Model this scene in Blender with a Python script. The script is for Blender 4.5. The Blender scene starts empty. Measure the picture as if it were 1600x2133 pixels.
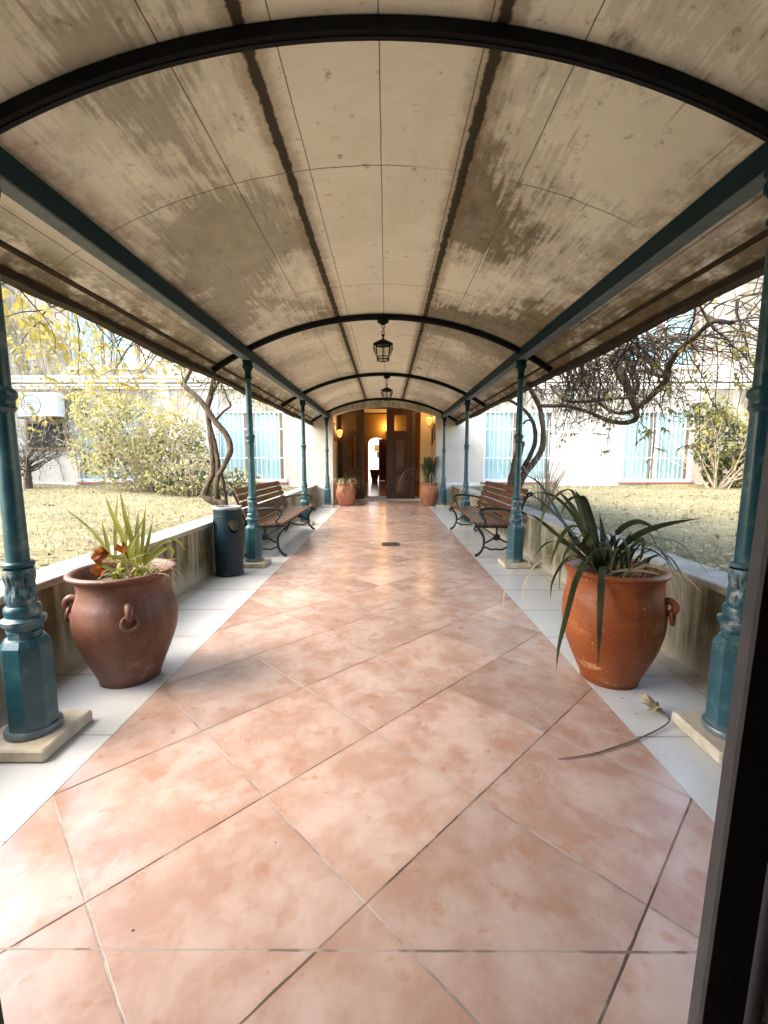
import bpy, math, random
from mathutils import Vector, Matrix
import numpy as np
R = math.radians
rng = random.Random(7)
SC = bpy.context.scene
COL = SC.collection

# ------------------------------------------------------------------ camera
F = 915.0
CAMP = Vector((0.062, 0.0, 1.35))
PITCH, YAW = R(6.73), R(0.31)
cam = bpy.data.cameras.new('camera')
cam.sensor_fit = 'HORIZONTAL'; cam.sensor_width = 36.0; cam.lens = 36.0 * F / 1600.0
cam.clip_start = 0.02; cam.clip_end = 500
camo = bpy.data.objects.new('camera', cam); COL.objects.link(camo)
camo.location = CAMP; camo.rotation_euler = (R(90) - PITCH, 0, YAW)
SC.camera = camo
CM = camo.rotation_euler.to_matrix()

def at(px, py, d):
    """world point seen at a pixel of the photograph, d metres along the lens axis"""
    return CAMP + CM @ Vector(((px - 800) / F * d, -(py - 1066.5) / F * d, -d))

# ------------------------------------------------------------------ node helpers
class NT:
    def __init__(s, name):
        s.m = bpy.data.materials.new(name); s.m.use_nodes = True
        s.t = s.m.node_tree; s.b = s.t.nodes['Principled BSDF']; s.out = s.t.nodes['Material Output']
    def n(s, typ, **kw):
        x = s.t.nodes.new(typ)
        for k, v in kw.items(): setattr(x, k, v)
        return x
    def put(s, sock, v):
        if v is None: return
        if isinstance(v, bpy.types.NodeSocket): s.t.links.new(v, sock)
        else:
            if sock.type == 'RGBA' and len(v) == 3: v = (*v, 1)
            sock.default_value = v
    def coord(s, which='Object'):
        return s.n('ShaderNodeTexCoord').outputs[which]
    def mapping(s, vec, scale=(1, 1, 1), loc=(0, 0, 0), rot=(0, 0, 0)):
        x = s.n('ShaderNodeMapping'); s.put(x.inputs[0], vec)
        x.inputs['Scale'].default_value = scale; x.inputs['Location'].default_value = loc; x.inputs['Rotation'].default_value = rot
        return x.outputs[0]
    def noise(s, vec, scale=5, detail=4, rough=.55, dist=0, color=False):
        x = s.n('ShaderNodeTexNoise'); s.put(x.inputs['Vector'], vec)
        x.inputs['Scale'].default_value = scale; x.inputs['Detail'].default_value = detail
        x.inputs['Roughness'].default_value = rough; x.inputs['Distortion'].default_value = dist
        return x.outputs['Color' if color else 'Fac']
    def math(s, op, a, b=None, c=None, clamp=False):
        x = s.n('ShaderNodeMath', operation=op, use_clamp=clamp)
        for i, v in enumerate((a, b, c)): s.put(x.inputs[i], v)
        return x.outputs[0]
    def mix(s, f, a, b, blend='MIX'):
        x = s.n('ShaderNodeMix', data_type='RGBA', blend_type=blend)
        s.put(x.inputs['Factor'], f); s.put(x.inputs['A'], a); s.put(x.inputs['B'], b)
        return [o for o in x.outputs if o.type == 'RGBA'][0]
    def step(s, v, lo, hi, a=0.0, b=1.0):
        x = s.n('ShaderNodeMapRange', interpolation_type='SMOOTHSTEP')
        s.put(x.inputs['Value'], v); s.put(x.inputs['From Min'], lo); s.put(x.inputs['From Max'], hi)
        s.put(x.inputs['To Min'], a); s.put(x.inputs['To Max'], b)
        return x.outputs[0]
    def sep(s, vec):
        x = s.n('ShaderNodeSeparateXYZ'); s.put(x.inputs[0], vec); return x.outputs
    def comb(s, x=0.0, y=0.0, z=0.0):
        c = s.n('ShaderNodeCombineXYZ')
        for i, v in enumerate((x, y, z)): s.put(c.inputs[i], v)
        return c.outputs[0]
    def bump(s, h, strength=.3, dist=.01):
        x = s.n('ShaderNodeBump'); s.put(x.inputs['Height'], h)
        x.inputs['Strength'].default_value = strength; x.inputs['Distance'].default_value = dist
        s.put(s.b.inputs['Normal'], x.outputs[0])
    def done(s, col=None, rough=None, spec=None, metal=None, coat=None, emit=None, estr=0):
        I = s.b.inputs
        s.put(I['Base Color'], col); s.put(I['Roughness'], rough); s.put(I['Specular IOR Level'], spec)
        s.put(I['Metallic'], metal); s.put(I['Coat Weight'], coat)
        if emit is not None: s.put(I['Emission Color'], emit); I['Emission Strength'].default_value = estr
        return s.m

def simple(name, c1, c2=None, scale=6, rough=.6, bump=0, bscale=40, spec=.4, metal=0, stretch=(1, 1, 1), coat=0, detail=5):
    t = NT(name); v = t.mapping(t.coord(), stretch)
    n = t.noise(v, scale, detail, .6)
    c = t.mix(t.step(n, .3, .7), c1, c2 or c1)
    if bump: t.bump(t.noise(v, bscale, 4, .6), bump, .006)
    return t.done(c, rough, spec, metal, coat)

def leafmat(name, c1, c2, scale=8, trans=.35, rough=.5):
    t = NT(name)
    n = t.noise(t.coord(), scale, 3, .6)
    c = t.mix(t.step(n, .35, .65), c1, c2)
    t.done(c, rough, .35)
    tr = t.n('ShaderNodeBsdfTranslucent'); t.put(tr.inputs[0], c)
    mx = t.n('ShaderNodeMixShader'); mx.inputs[0].default_value = trans
    t.t.links.new(t.b.outputs[0], mx.inputs[1]); t.t.links.new(tr.outputs[0], mx.inputs[2])
    t.t.links.new(mx.outputs[0], t.out.inputs[0])
    return t.m

M = {}
D_T = 0.861        # diagonal of a floor tile
Y0 = 1.625         # a row of tile corners
HALF = 1.5 * D_T

def mat_terracotta():
    t = NT('terracotta_tile'); co = t.coord(); x, y, z = t.sep(co)
    yy = t.math('SUBTRACT', y, Y0)
    a = t.math('ADD', t.math('DIVIDE', t.math('ADD', x, yy), D_T), .5)
    b = t.math('ADD', t.math('DIVIDE', t.math('SUBTRACT', x, yy), D_T), .5)
    wob = t.math('MULTIPLY', t.math('SUBTRACT', t.noise(co, 18, 3), .5), .008)
    def dist(v):
        f = t.math('ABSOLUTE', t.math('SUBTRACT', t.math('FRACT', t.math('ADD', v, wob)), .5))
        return t.math('MULTIPLY', t.math('SUBTRACT', .5, f), D_T * .7071)   # metres to the joint
    da, db = dist(a), dist(b)
    ca, cb = t.math('FLOOR', a), t.math('FLOOR', b)
    wn = t.n('ShaderNodeTexWhiteNoise', noise_dimensions='2D'); t.put(wn.inputs['Vector'], t.comb(ca, cb, 0.0))
    off = t.n('ShaderNodeVectorMath', operation='SCALE'); t.put(off.inputs[0], wn.outputs['Color']); off.inputs['Scale'].default_value = 13.0
    vr_ = t.n('ShaderNodeVectorRotate', rotation_type='Z_AXIS'); t.put(vr_.inputs['Vector'], co); t.put(vr_.inputs['Angle'], t.math('MULTIPLY', wn.outputs['Value'], 6.28))
    pv = t.n('ShaderNodeVectorMath', operation='ADD'); t.put(pv.inputs[0], vr_.outputs[0]); t.put(pv.inputs[1], off.outputs[0]); pv = pv.outputs[0]
    cloud = t.noise(pv, 4.5, 6, .62, .2)
    blot = t.noise(pv, 7.5, 3, .5, .3)
    fine = t.noise(pv, 26, 4, .6)
    c = t.mix(t.step(cloud, .33, .66), (.36, .232, .178), (.475, .365, .31))
    c = t.mix(t.step(blot, .56, .68, 0, .45), c, (.34, .185, .125))
    pale = t.noise(pv, 3.4, 6, .62, .25)
    c = t.mix(t.step(pale, .56, .78, 0, .38), c, (.60, .53, .48))
    spot = t.noise(pv, 15, 5, .6, .1)
    c = t.mix(t.step(spot, .58, .74, 0, .5), c, (.34, .15, .07))
    vein = t.math('ABSOLUTE', t.math('SUBTRACT', t.noise(pv, 1.7, 5, .6, 1.2), .5))
    vm = t.math('MULTIPLY', t.step(vein, .0, .009, 1, 0), t.step(t.noise(pv, 2.6, 2), .56, .70))
    c = t.mix(t.math('MULTIPLY', vm, .22), c, (.74, .68, .62))
    c = t.mix(t.math('MULTIPLY', fine, .10), c, (.40, .2, .13))
    grit = t.noise(co, 150, 2, .5)
    c = t.mix(t.step(grit, .66, .74, 0, .35), c, (.20, .11, .07))
    scuff = t.noise(t.mapping(pv, (60, 2.5, 1)), 1.0, 3, .6)
    c = t.mix(t.math('MULTIPLY', t.step(scuff, .66, .76), t.step(t.noise(co, 1.4, 2), .45, .6, 0, .3)), c, (.62, .53, .46))
    worn = t.noise(co, .9, 4, .6)
    c = t.mix(t.step(worn, .42, .68, 0, .28), c, (.40, .29, .21))
    tone = t.math('ADD', t.math('MULTIPLY', wn.outputs['Value'], .26), .86)
    hs = t.n('ShaderNodeHueSaturation'); t.put(hs.inputs['Value'], tone); t.put(hs.inputs['Color'], c); hs.inputs['Saturation'].default_value = 1.05; c = hs.outputs[0]
    # straight joint across, at the threshold
    dc = t.math('ABSOLUTE', t.math('SUBTRACT', t.math('ADD', y, t.math('MULTIPLY', wob, .5)), 1.066))
    gp = t.noise(co, 3.2, 4, .6)
    ga = t.mix(t.step(gp, .46, .56), (.075, .045, .03), (.20, .14, .10))
    gb = t.mix(t.step(gp, .40, .56), (.21, .165, .13), (.37, .315, .27))
    gc = t.mix(t.step(t.noise(co, 6, 2), .45, .52), (.15, .11, .085), (.30, .245, .20))
    lw = t.math('ADD', .0014, t.math('MULTIPLY', t.noise(co, 9, 3), .004))
    ma = t.step(t.math('SUBTRACT', db, lw), -.0006, .0010, 1, 0)
    mb = t.step(t.math('SUBTRACT', da, lw), -.0006, .0010, 1, 0)
    mc = t.step(t.math('SUBTRACT', dc, lw), -.0012, .0012, 1, 0)
    # grime spreading from the joints
    gr = t.math('MULTIPLY', t.step(t.math('MINIMUM', da, db), .0, .035, .35, 0), t.noise(co, 12, 4))
    c = t.mix(gr, c, (.30, .17, .11))
    c = t.mix(mb, c, gb); c = t.mix(ma, c, ga); c = t.mix(mc, c, gc)
    gm = t.math('MAXIMUM', t.math('MAXIMUM', ma, mb), mc)
    rg = t.math('ADD', t.math('ADD', t.math('MULTIPLY', gm, .5), .12), t.math('MULTIPLY', t.noise(co, 2.2, 5), .22))
    h = t.math('SUBTRACT', t.math('MULTIPLY', t.noise(co, 5, 3), .06), gm)
    t.bump(h, .35, .003)
    return t.done(c, rg, .5)

def mat_white_tile():
    t = NT('white_tile'); co = t.coord(); x, y, z = t.sep(co)
    yy = t.math('DIVIDE', t.math('SUBTRACT', y, 2.02), .612)
    wob = t.math('MULTIPLY', t.math('SUBTRACT', t.noise(co, 11, 3), .5), .004)
    d = t.math('MULTIPLY', t.math('SUBTRACT', .5, t.math('ABSOLUTE', t.math('SUBTRACT', t.math('FRACT', t.math('ADD', yy, wob)), .5))), .612)
    dx = t.math('ABSOLUTE', t.math('SUBTRACT', t.math('ABSOLUTE', x), 1.90))
    g = t.math('MAXIMUM', t.step(d, .0015, .004, 1, 0), t.step(dx, .0015, .004, 1, 0))
    n = t.noise(co, 2.5, 5, .6)
    c = t.mix(t.step(n, .3, .75), (.58, .585, .565), (.52, .52, .49))
    dirt = t.math('MULTIPLY', t.step(t.math('ABSOLUTE', x), 1.78, 2.02), t.step(t.noise(co, 5, 5, .65), .25, .75))
    c = t.mix(t.math('MULTIPLY', dirt, .7), c, (.36, .30, .19))
    c = t.mix(t.step(t.noise(co, 30, 3), .56, .76, 0, .3), c, (.36, .31, .24))
    cl = t.n('ShaderNodeTexWhiteNoise', noise_dimensions='2D'); t.put(cl.inputs['Vector'], t.comb(t.math('FLOOR', t.math('ADD', yy, .0)), t.math('SIGN', x), 0.0))
    c = t.mix(t.math('MULTIPLY', cl.outputs['Value'], .22), c, (.40, .38, .33))
    c = t.mix(t.math('MULTIPLY', t.step(d, 0, .05, .35, 0), t.noise(co, 9, 4)), c, (.34, .28, .19))
    gcol = t.mix(t.step(t.noise(co, 2, 3), .4, .6), (.12, .09, .06), (.30, .26, .20))
    c = t.mix(g, c, gcol)
    t.bump(t.math('MULTIPLY', g, -1.0), .3, .002)
    return t.done(c, t.math('ADD', .22, t.math('MULTIPLY', n, .06)), .5)

def mat_roof():
    t = NT('stained_fibre_cement'); uv = t.coord('UV'); u, v, w = t.sep(uv)
    au = t.math('ABSOLUTE', u)
    base = t.noise(uv, 1.6, 6, .6)
    c = t.mix(t.step(base, .3, .7), (.80, .775, .635), (.87, .85, .725))
    c = t.mix(t.step(t.noise(t.mapping(uv, (3, 22, 1)), 2.0, 3), .45, .8, 0, .12), c, (.45, .36, .24))
    # damp stains with brushed, ragged ends
    low = t.noise(t.mapping(uv, (.75, .62, 1), (4.37, 1.9, 0)), 1.0, 3, .5, .2)
    streak = t.noise(t.mapping(uv, (34, 2.2, 1)), 1.0, 3, .6)
    grain = t.noise(t.mapping(uv, (9, 6, 1)), 1.0, 8, .72)
    m = t.math('ADD', low, t.math('MULTIPLY', t.math('SUBTRACT', streak, .5), .26))
    m = t.math('ADD', m, t.math('MULTIPLY', t.math('SUBTRACT', grain, .5), .34))
    ph = t.math('MULTIPLY', t.math('SUBTRACT', v, 2.0), 2 * math.pi / 2.1)
    m = t.math('ADD', m, t.math('MULTIPLY', t.math('COSINE', t.math('ADD', ph, t.math('MULTIPLY', t.noise(uv, .8, 2), 5.0))), .06))
    m = t.math('ADD', m, t.step(u, .3, 1.0, 0, .055))
    stain = t.step(m, .475, .60)
    side = t.step(au, .50, .56, .10, 1.0)
    side = t.math('MULTIPLY', side, t.step(u, -.6, .6, .72, 1.0))
    depth = t.step(v, 4.8, 7.5, 1.0, .5)
    k = t.math('MULTIPLY', t.math('MULTIPLY', stain, side), depth)
    sc = t.mix(t.step(grain, .3, .7), (.060, .046, .022), (.21, .168, .090))
    c = t.mix(t.math('MULTIPLY', k, t.math('ADD', .62, t.math('MULTIPLY', t.noise(t.mapping(uv, (2.2, 2.2, 1)), 1.0, 5, .65), .50))), c, sc)
    rim = t.math('MULTIPLY', t.step(m, .44, .475), t.step(m, .485, .535, 1, 0))
    c = t.mix(t.math('MULTIPLY', t.math('MULTIPLY', rim, side), .20), c, (.12, .088, .04))
    blk = t.noise(t.mapping(uv, (2.4, 1.5, 1), (1.3, 7.7, 0)), 1.0, 6, .72)
    nr_ = t.math('MAXIMUM', t.step(t.math('ABSOLUTE', t.math('SUBTRACT', au, .56)), 0, .45, 1, .0), t.step(t.math('COSINE', t.math('MULTIPLY', t.math('SUBTRACT', v, 2.0), 1.76)), .55, .98, 0, .9))
    c = t.mix(t.math('MULTIPLY', t.math('MULTIPLY', t.step(blk, .56, .70), nr_), t.math('MULTIPLY', side, .85)), c, (.065, .048, .022))
    # long thin drips
    dr = t.noise(t.mapping(uv, (26, 1.1, 1), (7, 3, 0)), 1.0, 2, .5)
    c = t.mix(t.math('MULTIPLY', t.step(dr, .66, .73), t.math('MULTIPLY', side, .45)), c, (.16, .115, .06))
    sp = t.noise(uv, 11, 4, .6)
    c = t.mix(t.step(sp, .62, .72, 0, .6), c, (.22, .16, .09))
    # black mould along the two main laps
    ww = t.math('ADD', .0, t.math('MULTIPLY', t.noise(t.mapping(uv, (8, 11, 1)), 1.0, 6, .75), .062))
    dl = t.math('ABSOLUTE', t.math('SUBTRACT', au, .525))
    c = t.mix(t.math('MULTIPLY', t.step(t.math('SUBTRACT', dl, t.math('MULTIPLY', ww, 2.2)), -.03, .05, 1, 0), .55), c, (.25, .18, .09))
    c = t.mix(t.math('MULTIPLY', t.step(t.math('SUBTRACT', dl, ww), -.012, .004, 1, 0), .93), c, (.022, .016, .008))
    # fine joints
    j = None
    for uj in (.03, -.40, .475, -.86, .86, -1.95, 1.95):
        q = t.math('ABSOLUTE', t.math('SUBTRACT', u, t.math('ADD', uj, t.math('MULTIPLY', t.math('SUBTRACT', t.noise(uv, 3, 2), .5), .01))))
        q = t.step(q, .0015, .0045, 1, 0)
        j = q if j is None else t.math('MAXIMUM', j, q)
    fv = t.math('FRACT', t.math('DIVIDE', t.math('ADD', t.math('SUBTRACT', v, 2.86), t.math('ADD', t.math('MULTIPLY', t.math('SUBTRACT', t.noise(uv, 2.2, 3), .5), .05), 100 * 1.78)), 1.78))
    q = t.math('MULTIPLY', t.math('SUBTRACT', .5, t.math('ABSOLUTE', t.math('SUBTRACT', fv, .5))), 1.78)
    q = t.math('MULTIPLY', t.step(q, .002, .007, 1, 0), t.step(t.noise(uv, 1.3, 2), .4, .55, .3, .9))
    j = t.math('MAXIMUM', j, q)
    c = t.mix(t.math('MULTIPLY', j, .85), c, (.10, .07, .04))
    # grime towards the beams and the eaves
    eg = t.math('MULTIPLY', t.step(au, 1.85, 2.12), t.step(t.noise(t.mapping(uv, (6, 3, 1)), 1.0, 5, .7), .33, .55))
    c = t.mix(t.math('MULTIPLY', eg, .9), c, (.16, .12, .055))
    be = t.math('MULTIPLY', t.step(t.math('ABSOLUTE', t.math('SUBTRACT', au, 1.68)), 0, .2, 1, 0), t.step(t.noise(t.mapping(uv, (5, 4, 1)), 1.0, 5, .7), .38, .62))
    c = t.mix(t.math('MULTIPLY', be, .6), c, (.27, .21, .12))
    t.bump(t.math('ADD', t.math('MULTIPLY', j, -1.0), t.math('MULTIPLY', t.noise(uv, 40, 4), .25)), .25, .004)
    return t.done(c, .8, .2)

def mat_plaster(name, c1, c2, stain, zlo, zhi, amt=.8, sx=3.0):
    t = NT(name); co = t.coord(); x, y, z = t.sep(co)
    n = t.noise(co, 2.2, 6, .62)
    c = t.mix(t.step(n, .3, .7), c1, c2)
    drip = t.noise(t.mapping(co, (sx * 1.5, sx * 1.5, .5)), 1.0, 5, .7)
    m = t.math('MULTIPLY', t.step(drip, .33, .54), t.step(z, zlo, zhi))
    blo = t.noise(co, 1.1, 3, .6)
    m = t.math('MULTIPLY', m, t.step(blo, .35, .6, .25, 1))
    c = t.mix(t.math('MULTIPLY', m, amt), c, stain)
    c = t.mix(t.step(t.noise(co, 24, 4, .6), .55, .8, 0, .25), c, stain)
    t.bump(t.noise(co, 30, 5, .65), .3, .008)
    return t.done(c, .9, .2)

def mat_pot(name, c1, c2, chalk, amt):
    t = NT(name); co = t.coord()
    n = t.noise(co, 3.5, 6, .6, .4)
    c = t.mix(t.step(n, .3, .7), c1, c2)
    ch = t.noise(t.mapping(co, (1, 1, 1.6), (3.1, .4, 2.2)), 5, 6, .7)
    x, y, z = t.sep(co)
    c = t.mix(t.math('MULTIPLY', t.step(ch, .55, .68), t.step(z, .12, .34, amt, amt * .35)), c, chalk)
    run = t.noise(t.mapping(co, (11, 11, .9)), 1.0, 4, .65)
    c = t.mix(t.math('MULTIPLY', t.step(run, .52, .66), t.step(z, .15, .62, .10, .45)), c, tuple(q * .45 for q in c1))
    c = t.mix(t.step(t.noise(co, 42, 3, .6), .64, .70, 0, .5), c, chalk)
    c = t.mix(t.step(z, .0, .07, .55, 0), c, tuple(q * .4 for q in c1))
    c = t.mix(t.step(t.noise(co, 14, 4), .62, .7, 0, .4), c, tuple(q * .5 for q in c1))
    rings = t.noise(t.mapping(co, (.6, .6, 26)), 1.0, 2)
    t.bump(t.math('ADD', t.math('MULTIPLY', rings, .6), t.noise(co, 50, 4)), .18, .006)
    return t.done(c, t.math('ADD', .34, t.math('MULTIPLY', ch, .3)), .4)

def mat_wood(name, c1, c2, axis=1, rough=.45, sc=1.0):
    t = NT(name); co = t.coord()
    s = [22 * sc] * 3; s[axis] = 1.6 * sc
    g = t.noise(t.mapping(co, tuple(s)), 1.0, 5, .65, .6)
    c = t.mix(t.step(g, .3, .7), c1, c2)
    c = t.mix(t.step(t.noise(co, 4, 3), .4, .7, 0, .4), c, tuple(q * .6 for q in c1))
    t.bump(g, .15, .003)
    return t.done(c, rough, .4)

def mat_iron_paint(name, c, pale, dust, rough=.38, spec=.5):
    t = NT(name); co = t.coord(); x, y, z = t.sep(co)
    n = t.noise(co, 9, 5, .65)
    k = t.mix(t.step(n, .35, .75), c, pale)
    worn = t.math('MULTIPLY', t.step(t.noise(co, 13, 5, .7), .50, .62), t.math('MULTIPLY', t.step(z, .50, .60), t.step(z, .86, .92, 1, 0)))
    k = t.mix(t.math('MULTIPLY', worn, .85), k, dust)
    k = t.mix(t.step(t.noise(co, 4.5, 6, .72), .52, .66, 0, .38), k, dust)
    k = t.mix(t.math('MULTIPLY', t.step(t.noise(co, 26, 5, .7), .58, .64), t.step(z, .0, .45, .7, .25)), k, (.11, .06, .03) if c[1] > .05 else k)
    k = t.mix(t.step(z, .07, .14, .45, 0), k, dust)
    k = t.mix(t.step(t.noise(co, 40, 3), .66, .72, 0, .5), k, tuple(q * .4 for q in c))
    t.bump(t.noise(co, 60, 3), .12, .003)
    return t.done(k, t.math('ADD', rough, t.math('MULTIPLY', n, .15)), spec)

def mat_glass(name, tint, rough=.02, refl=.12, alpha_tint=None):
    t = NT(name)
    tr = t.n('ShaderNodeBsdfTransparent'); t.put(tr.inputs[0], tint)
    gl = t.n('ShaderNodeBsdfGlossy'); gl.inputs['Roughness'].default_value = rough
    fr = t.n('ShaderNodeLayerWeight')
    mx = t.n('ShaderNodeMixShader'); t.put(mx.inputs[0], t.math('ADD', t.math('MULTIPLY', t.math('POWER', fr.outputs['Facing'], 4.0), .5), refl, clamp=True))
    t.t.links.new(tr.outputs[0], mx.inputs[1]); t.t.links.new(gl.outputs[0], mx.inputs[2])
    t.t.links.new(mx.outputs[0], t.out.inputs[0])
    return t.m

def emitter(name, c, s):
    t = NT(name); return t.done(c, .5, emit=c, estr=s)

M['terracotta'] = mat_terracotta()
M['white_tile'] = mat_white_tile()
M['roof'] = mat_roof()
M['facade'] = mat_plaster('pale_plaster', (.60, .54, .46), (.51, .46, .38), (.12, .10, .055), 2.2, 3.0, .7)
M['reveal'] = simple('cream_plaster', (.66, .54, .34), (.58, .46, .28), 3, .8, .1)
M['garden_wall'] = mat_plaster('mossy_render', (.40, .36, .27), (.32, .28, .19), (.058, .050, .014), -.02, .24, .94, 6)
M['cap'] = simple('weathered_concrete', (.38, .36, .31), (.27, .25, .20), 7, .9, .3, 60)
M['near_wall'] = simple('dark_render', (.16, .14, .12), (.11, .10, .09), 5, .85, .3)
M['jamb'] = simple('grey_brown_paint', (.11, .095, .088), (.08, .07, .066), 12, .75, .25, 150)
M['jamb_dark'] = simple('dark_paint_and_shade', (.015, .014, .014), (.03, .025, .025), 12, .6)  # dark frame paint, also the painted shade of groove, drain and wall opening
M['room'] = simple('room_plaster', (.12, .10, .085), (.10, .085, .07), 2, .9)
M['teal'] = mat_iron_paint('teal_gloss_paint', (.010, .062, .080), (.030, .105, .125), (.26, .27, .26), .26)
M['teal_dark'] = mat_iron_paint('dark_teal_paint', (.0025, .020, .029), (.005, .030, .041), (.008, .03, .038), .45, .12)
M['black_iron'] = mat_iron_paint('black_iron_paint', (.004, .005, .006), (.009, .010, .011), (.008, .008, .008), .55, .18)
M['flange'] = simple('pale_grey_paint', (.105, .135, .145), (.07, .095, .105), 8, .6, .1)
M['fascia'] = simple('rotten_timber', (.022, .015, .007), (.05, .034, .016), 9, .9, .5, 40, stretch=(6, 1, 6))
M['bench_iron'] = simple('cast_iron_black', (.004, .006, .008), (.010, .013, .016), 20, .45, .2, 80)
M['bench_wood'] = mat_wood('varnished_brown_slats', (.075, .027, .010), (.145, .058, .022), 1, .38)
M['bin'] = simple('dark_teal_steel', (.003, .014, .018), (.006, .021, .026), 10, .4, .08, 90, spec=.3)
M['bin_rim'] = simple('scuffed_grey_rim', (.30, .31, .30), (.16, .18, .18), 14, .5)
M['stone'] = simple('cream_stone', (.55, .49, .38), (.40, .34, .24), 11, .85, .4, 40)
M['pot_brown'] = mat_pot('brown_clay', (.10, .038, .022), (.18, .080, .050), (.34, .22, .16), .45)
M['pot_orange'] = mat_pot('orange_clay', (.22, .052, .012), (.32, .088, .020), (.60, .34, .17), .75)
M['pot_far'] = mat_pot('pale_orange_clay', (.30, .105, .045), (.38, .15, .07), (.55, .36, .24), .4)
M['soil'] = simple('dark_soil', (.05, .035, .022), (.09, .065, .04), 30, .95, .6, 60)
M['blade'] = leafmat('dark_strap_leaf', (.036, .046, .015), (.085, .096, .034), 5, .18, .5)
M['blade_yel'] = leafmat('yellow_green_blade', (.25, .235, .026), (.12, .14, .020), 3.5, .35, .45)
M['blade_dry'] = leafmat('dry_leaf', (.50, .42, .27), (.36, .28, .15), 9, .3, .7)
M['orange_leaf'] = leafmat('orange_dead_leaf', (.36, .13, .015), (.20, .055, .012), 12, .3, .6)
M['vine_leaf'] = leafmat('yellow_vine_leaf', (.42, .33, .07), (.30, .26, .06), 2.2, .45, .5)
M['vine_leaf_dark'] = leafmat('olive_vine_leaf', (.12, .125, .03), (.30, .26, .06), 3, .35, .5)
M['shrub_leaf'] = leafmat('olive_shrub_leaf', (.34, .31, .11), (.48, .42, .17), 1.3, .35, .5)
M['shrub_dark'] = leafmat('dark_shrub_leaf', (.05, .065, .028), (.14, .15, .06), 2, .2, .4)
M['ivy_leaf'] = leafmat('pale_ivy_leaf', (.36, .31, .15), (.44, .36, .11), 1.0, .35, .6)
M['bark'] = simple('vine_bark', (.050, .034, .019), (.115, .082, .047), 16, .9, .8, 50, stretch=(1, 1, .35))
M['twig'] = simple('thin_twig', (.045, .032, .022), (.10, .072, .048), 9, .9)
M['twig_pale'] = simple('pale_twig', (.34, .27, .18), (.46, .38, .27), 9, .9)
M['ground'] = None
M['litter'] = leafmat('leaf_litter', (.42, .37, .24), (.09, .055, .025), 1.7, .2, .7)
M['grass'] = leafmat('pale_grass', (.17, .165, .07), (.26, .24, .12), 1.2, .3, .6)
M['win_frame'] = simple('white_paint', (.80, .81, .80), (.72, .74, .73), 5, .5)
M['mullion'] = mat_wood('brown_sash', (.22, .13, .08), (.30, .19, .12), 2)
M['curtain'] = simple('aqua_curtain', (.50, .70, .69), (.60, .78, .77), 3, .8)
M['glass'] = mat_glass('clear_glass', (.93, .96, .96), .02, .05)
M['lantern_glass'] = mat_glass('lantern_glass', (.93, .92, .86), .08, .07)
M['bars'] = simple('white_bars', (.74, .76, .75), (.66, .68, .66), 9, .5)
M['door'] = mat_wood('dark_door_timber', (.040, .018, .009), (.085, .042, .021), 2, .38)
M['door_panel'] = mat_wood('door_panel_timber', (.085, .042, .022), (.16, .085, .048), 2, .34)
M['door_edge'] = mat_wood('worn_door_post', (.035, .02, .012), (.085, .055, .032), 2, .5)
M['hall_wall'] = simple('ochre_plaster', (.58, .33, .09), (.50, .27, .065), 2, .7)
M['hall_floor'] = simple('polished_clay_floor', (.30, .13, .05), (.40, .19, .075), 5, .16, spec=.6)
M['red_door'] = mat_wood('red_brown_timber', (.10, .028, .012), (.16, .05, .022), 2, .4)
M['white_wall'] = simple('white_court_wall', (.62, .62, .61), (.56, .56, .55), 2, .9)
M['lamp_on'] = emitter('lit_lamp_glass', (1.0, .50, .13), .16)
M['brass'] = simple('brass', (.45, .29, .09), (.36, .22, .06), 8, .35, metal=.8)
M['frame_dark'] = simple('dark_picture_frame', (.05, .03, .02), (.08, .05, .03), 8, .5)
M['picture'] = simple('picture_paper', (.34, .25, .14), (.20, .13, .07), 14, .5)
M['ac'] = simple('white_casing', (.80, .81, .80), (.74, .75, .74), 4, .5)
M['ac_grille'] = simple('grey_grille', (.30, .31, .31), (.24, .25, .25), 4, .5)
M['grate'] = simple('dark_drain_metal', (.05, .045, .04), (.10, .09, .08), 20, .5, metal=.5)
M['cornice'] = simple('cornice_plaster', (.78, .72, .66), (.66, .59, .52), 3, .9, .15)
M['terracotta_sill'] = simple('red_sill', (.34, .13, .09), (.27, .10, .07), 8, .7)

t = NT('lawn_earth'); co = t.coord()
n1 = t.noise(co, .8, 5, .6); n2 = t.noise(co, 9, 6, .7); n3 = t.noise(co, 45, 4, .7)
c = t.mix(t.step(n1, .35, .65), (.25, .215, .115), (.20, .18, .08))
c = t.mix(t.step(n2, .42, .66, 0, .7), c, (.33, .29, .20))
c = t.mix(t.step(n3, .52, .66, 0, .85), c, (.085, .06, .03))
t.bump(t.math('ADD', n2, n3), .8, .03)
M['ground'] = t.done(c, .95, .1)

# ------------------------------------------------------------------ mesh builder
def wloc(o):
    v = Vector((0, 0, 0))
    while o is not None: v += o.location; o = o.parent
    return v

def catmull(pts, n=6):
    pts = [Vector(p) for p in pts]
    if len(pts) < 3: 
        return [pts[0].lerp(pts[-1], i / n) for i in range(n + 1)]
    P = [pts[0] * 2 - pts[1]] + pts + [pts[-1] * 2 - pts[-2]]
    out = []
    for i in range(1, len(P) - 2):
        a, b, c, d = P[i - 1:i + 3]
        for k in range(n):
            s = k / n
            out.append(.5 * ((2 * b) + (c - a) * s + (2 * a - 5 * b + 4 * c - d) * s * s + (3 * b - a - 3 * c + d) * s ** 3))
    out.append(pts[-1]); return out

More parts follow.
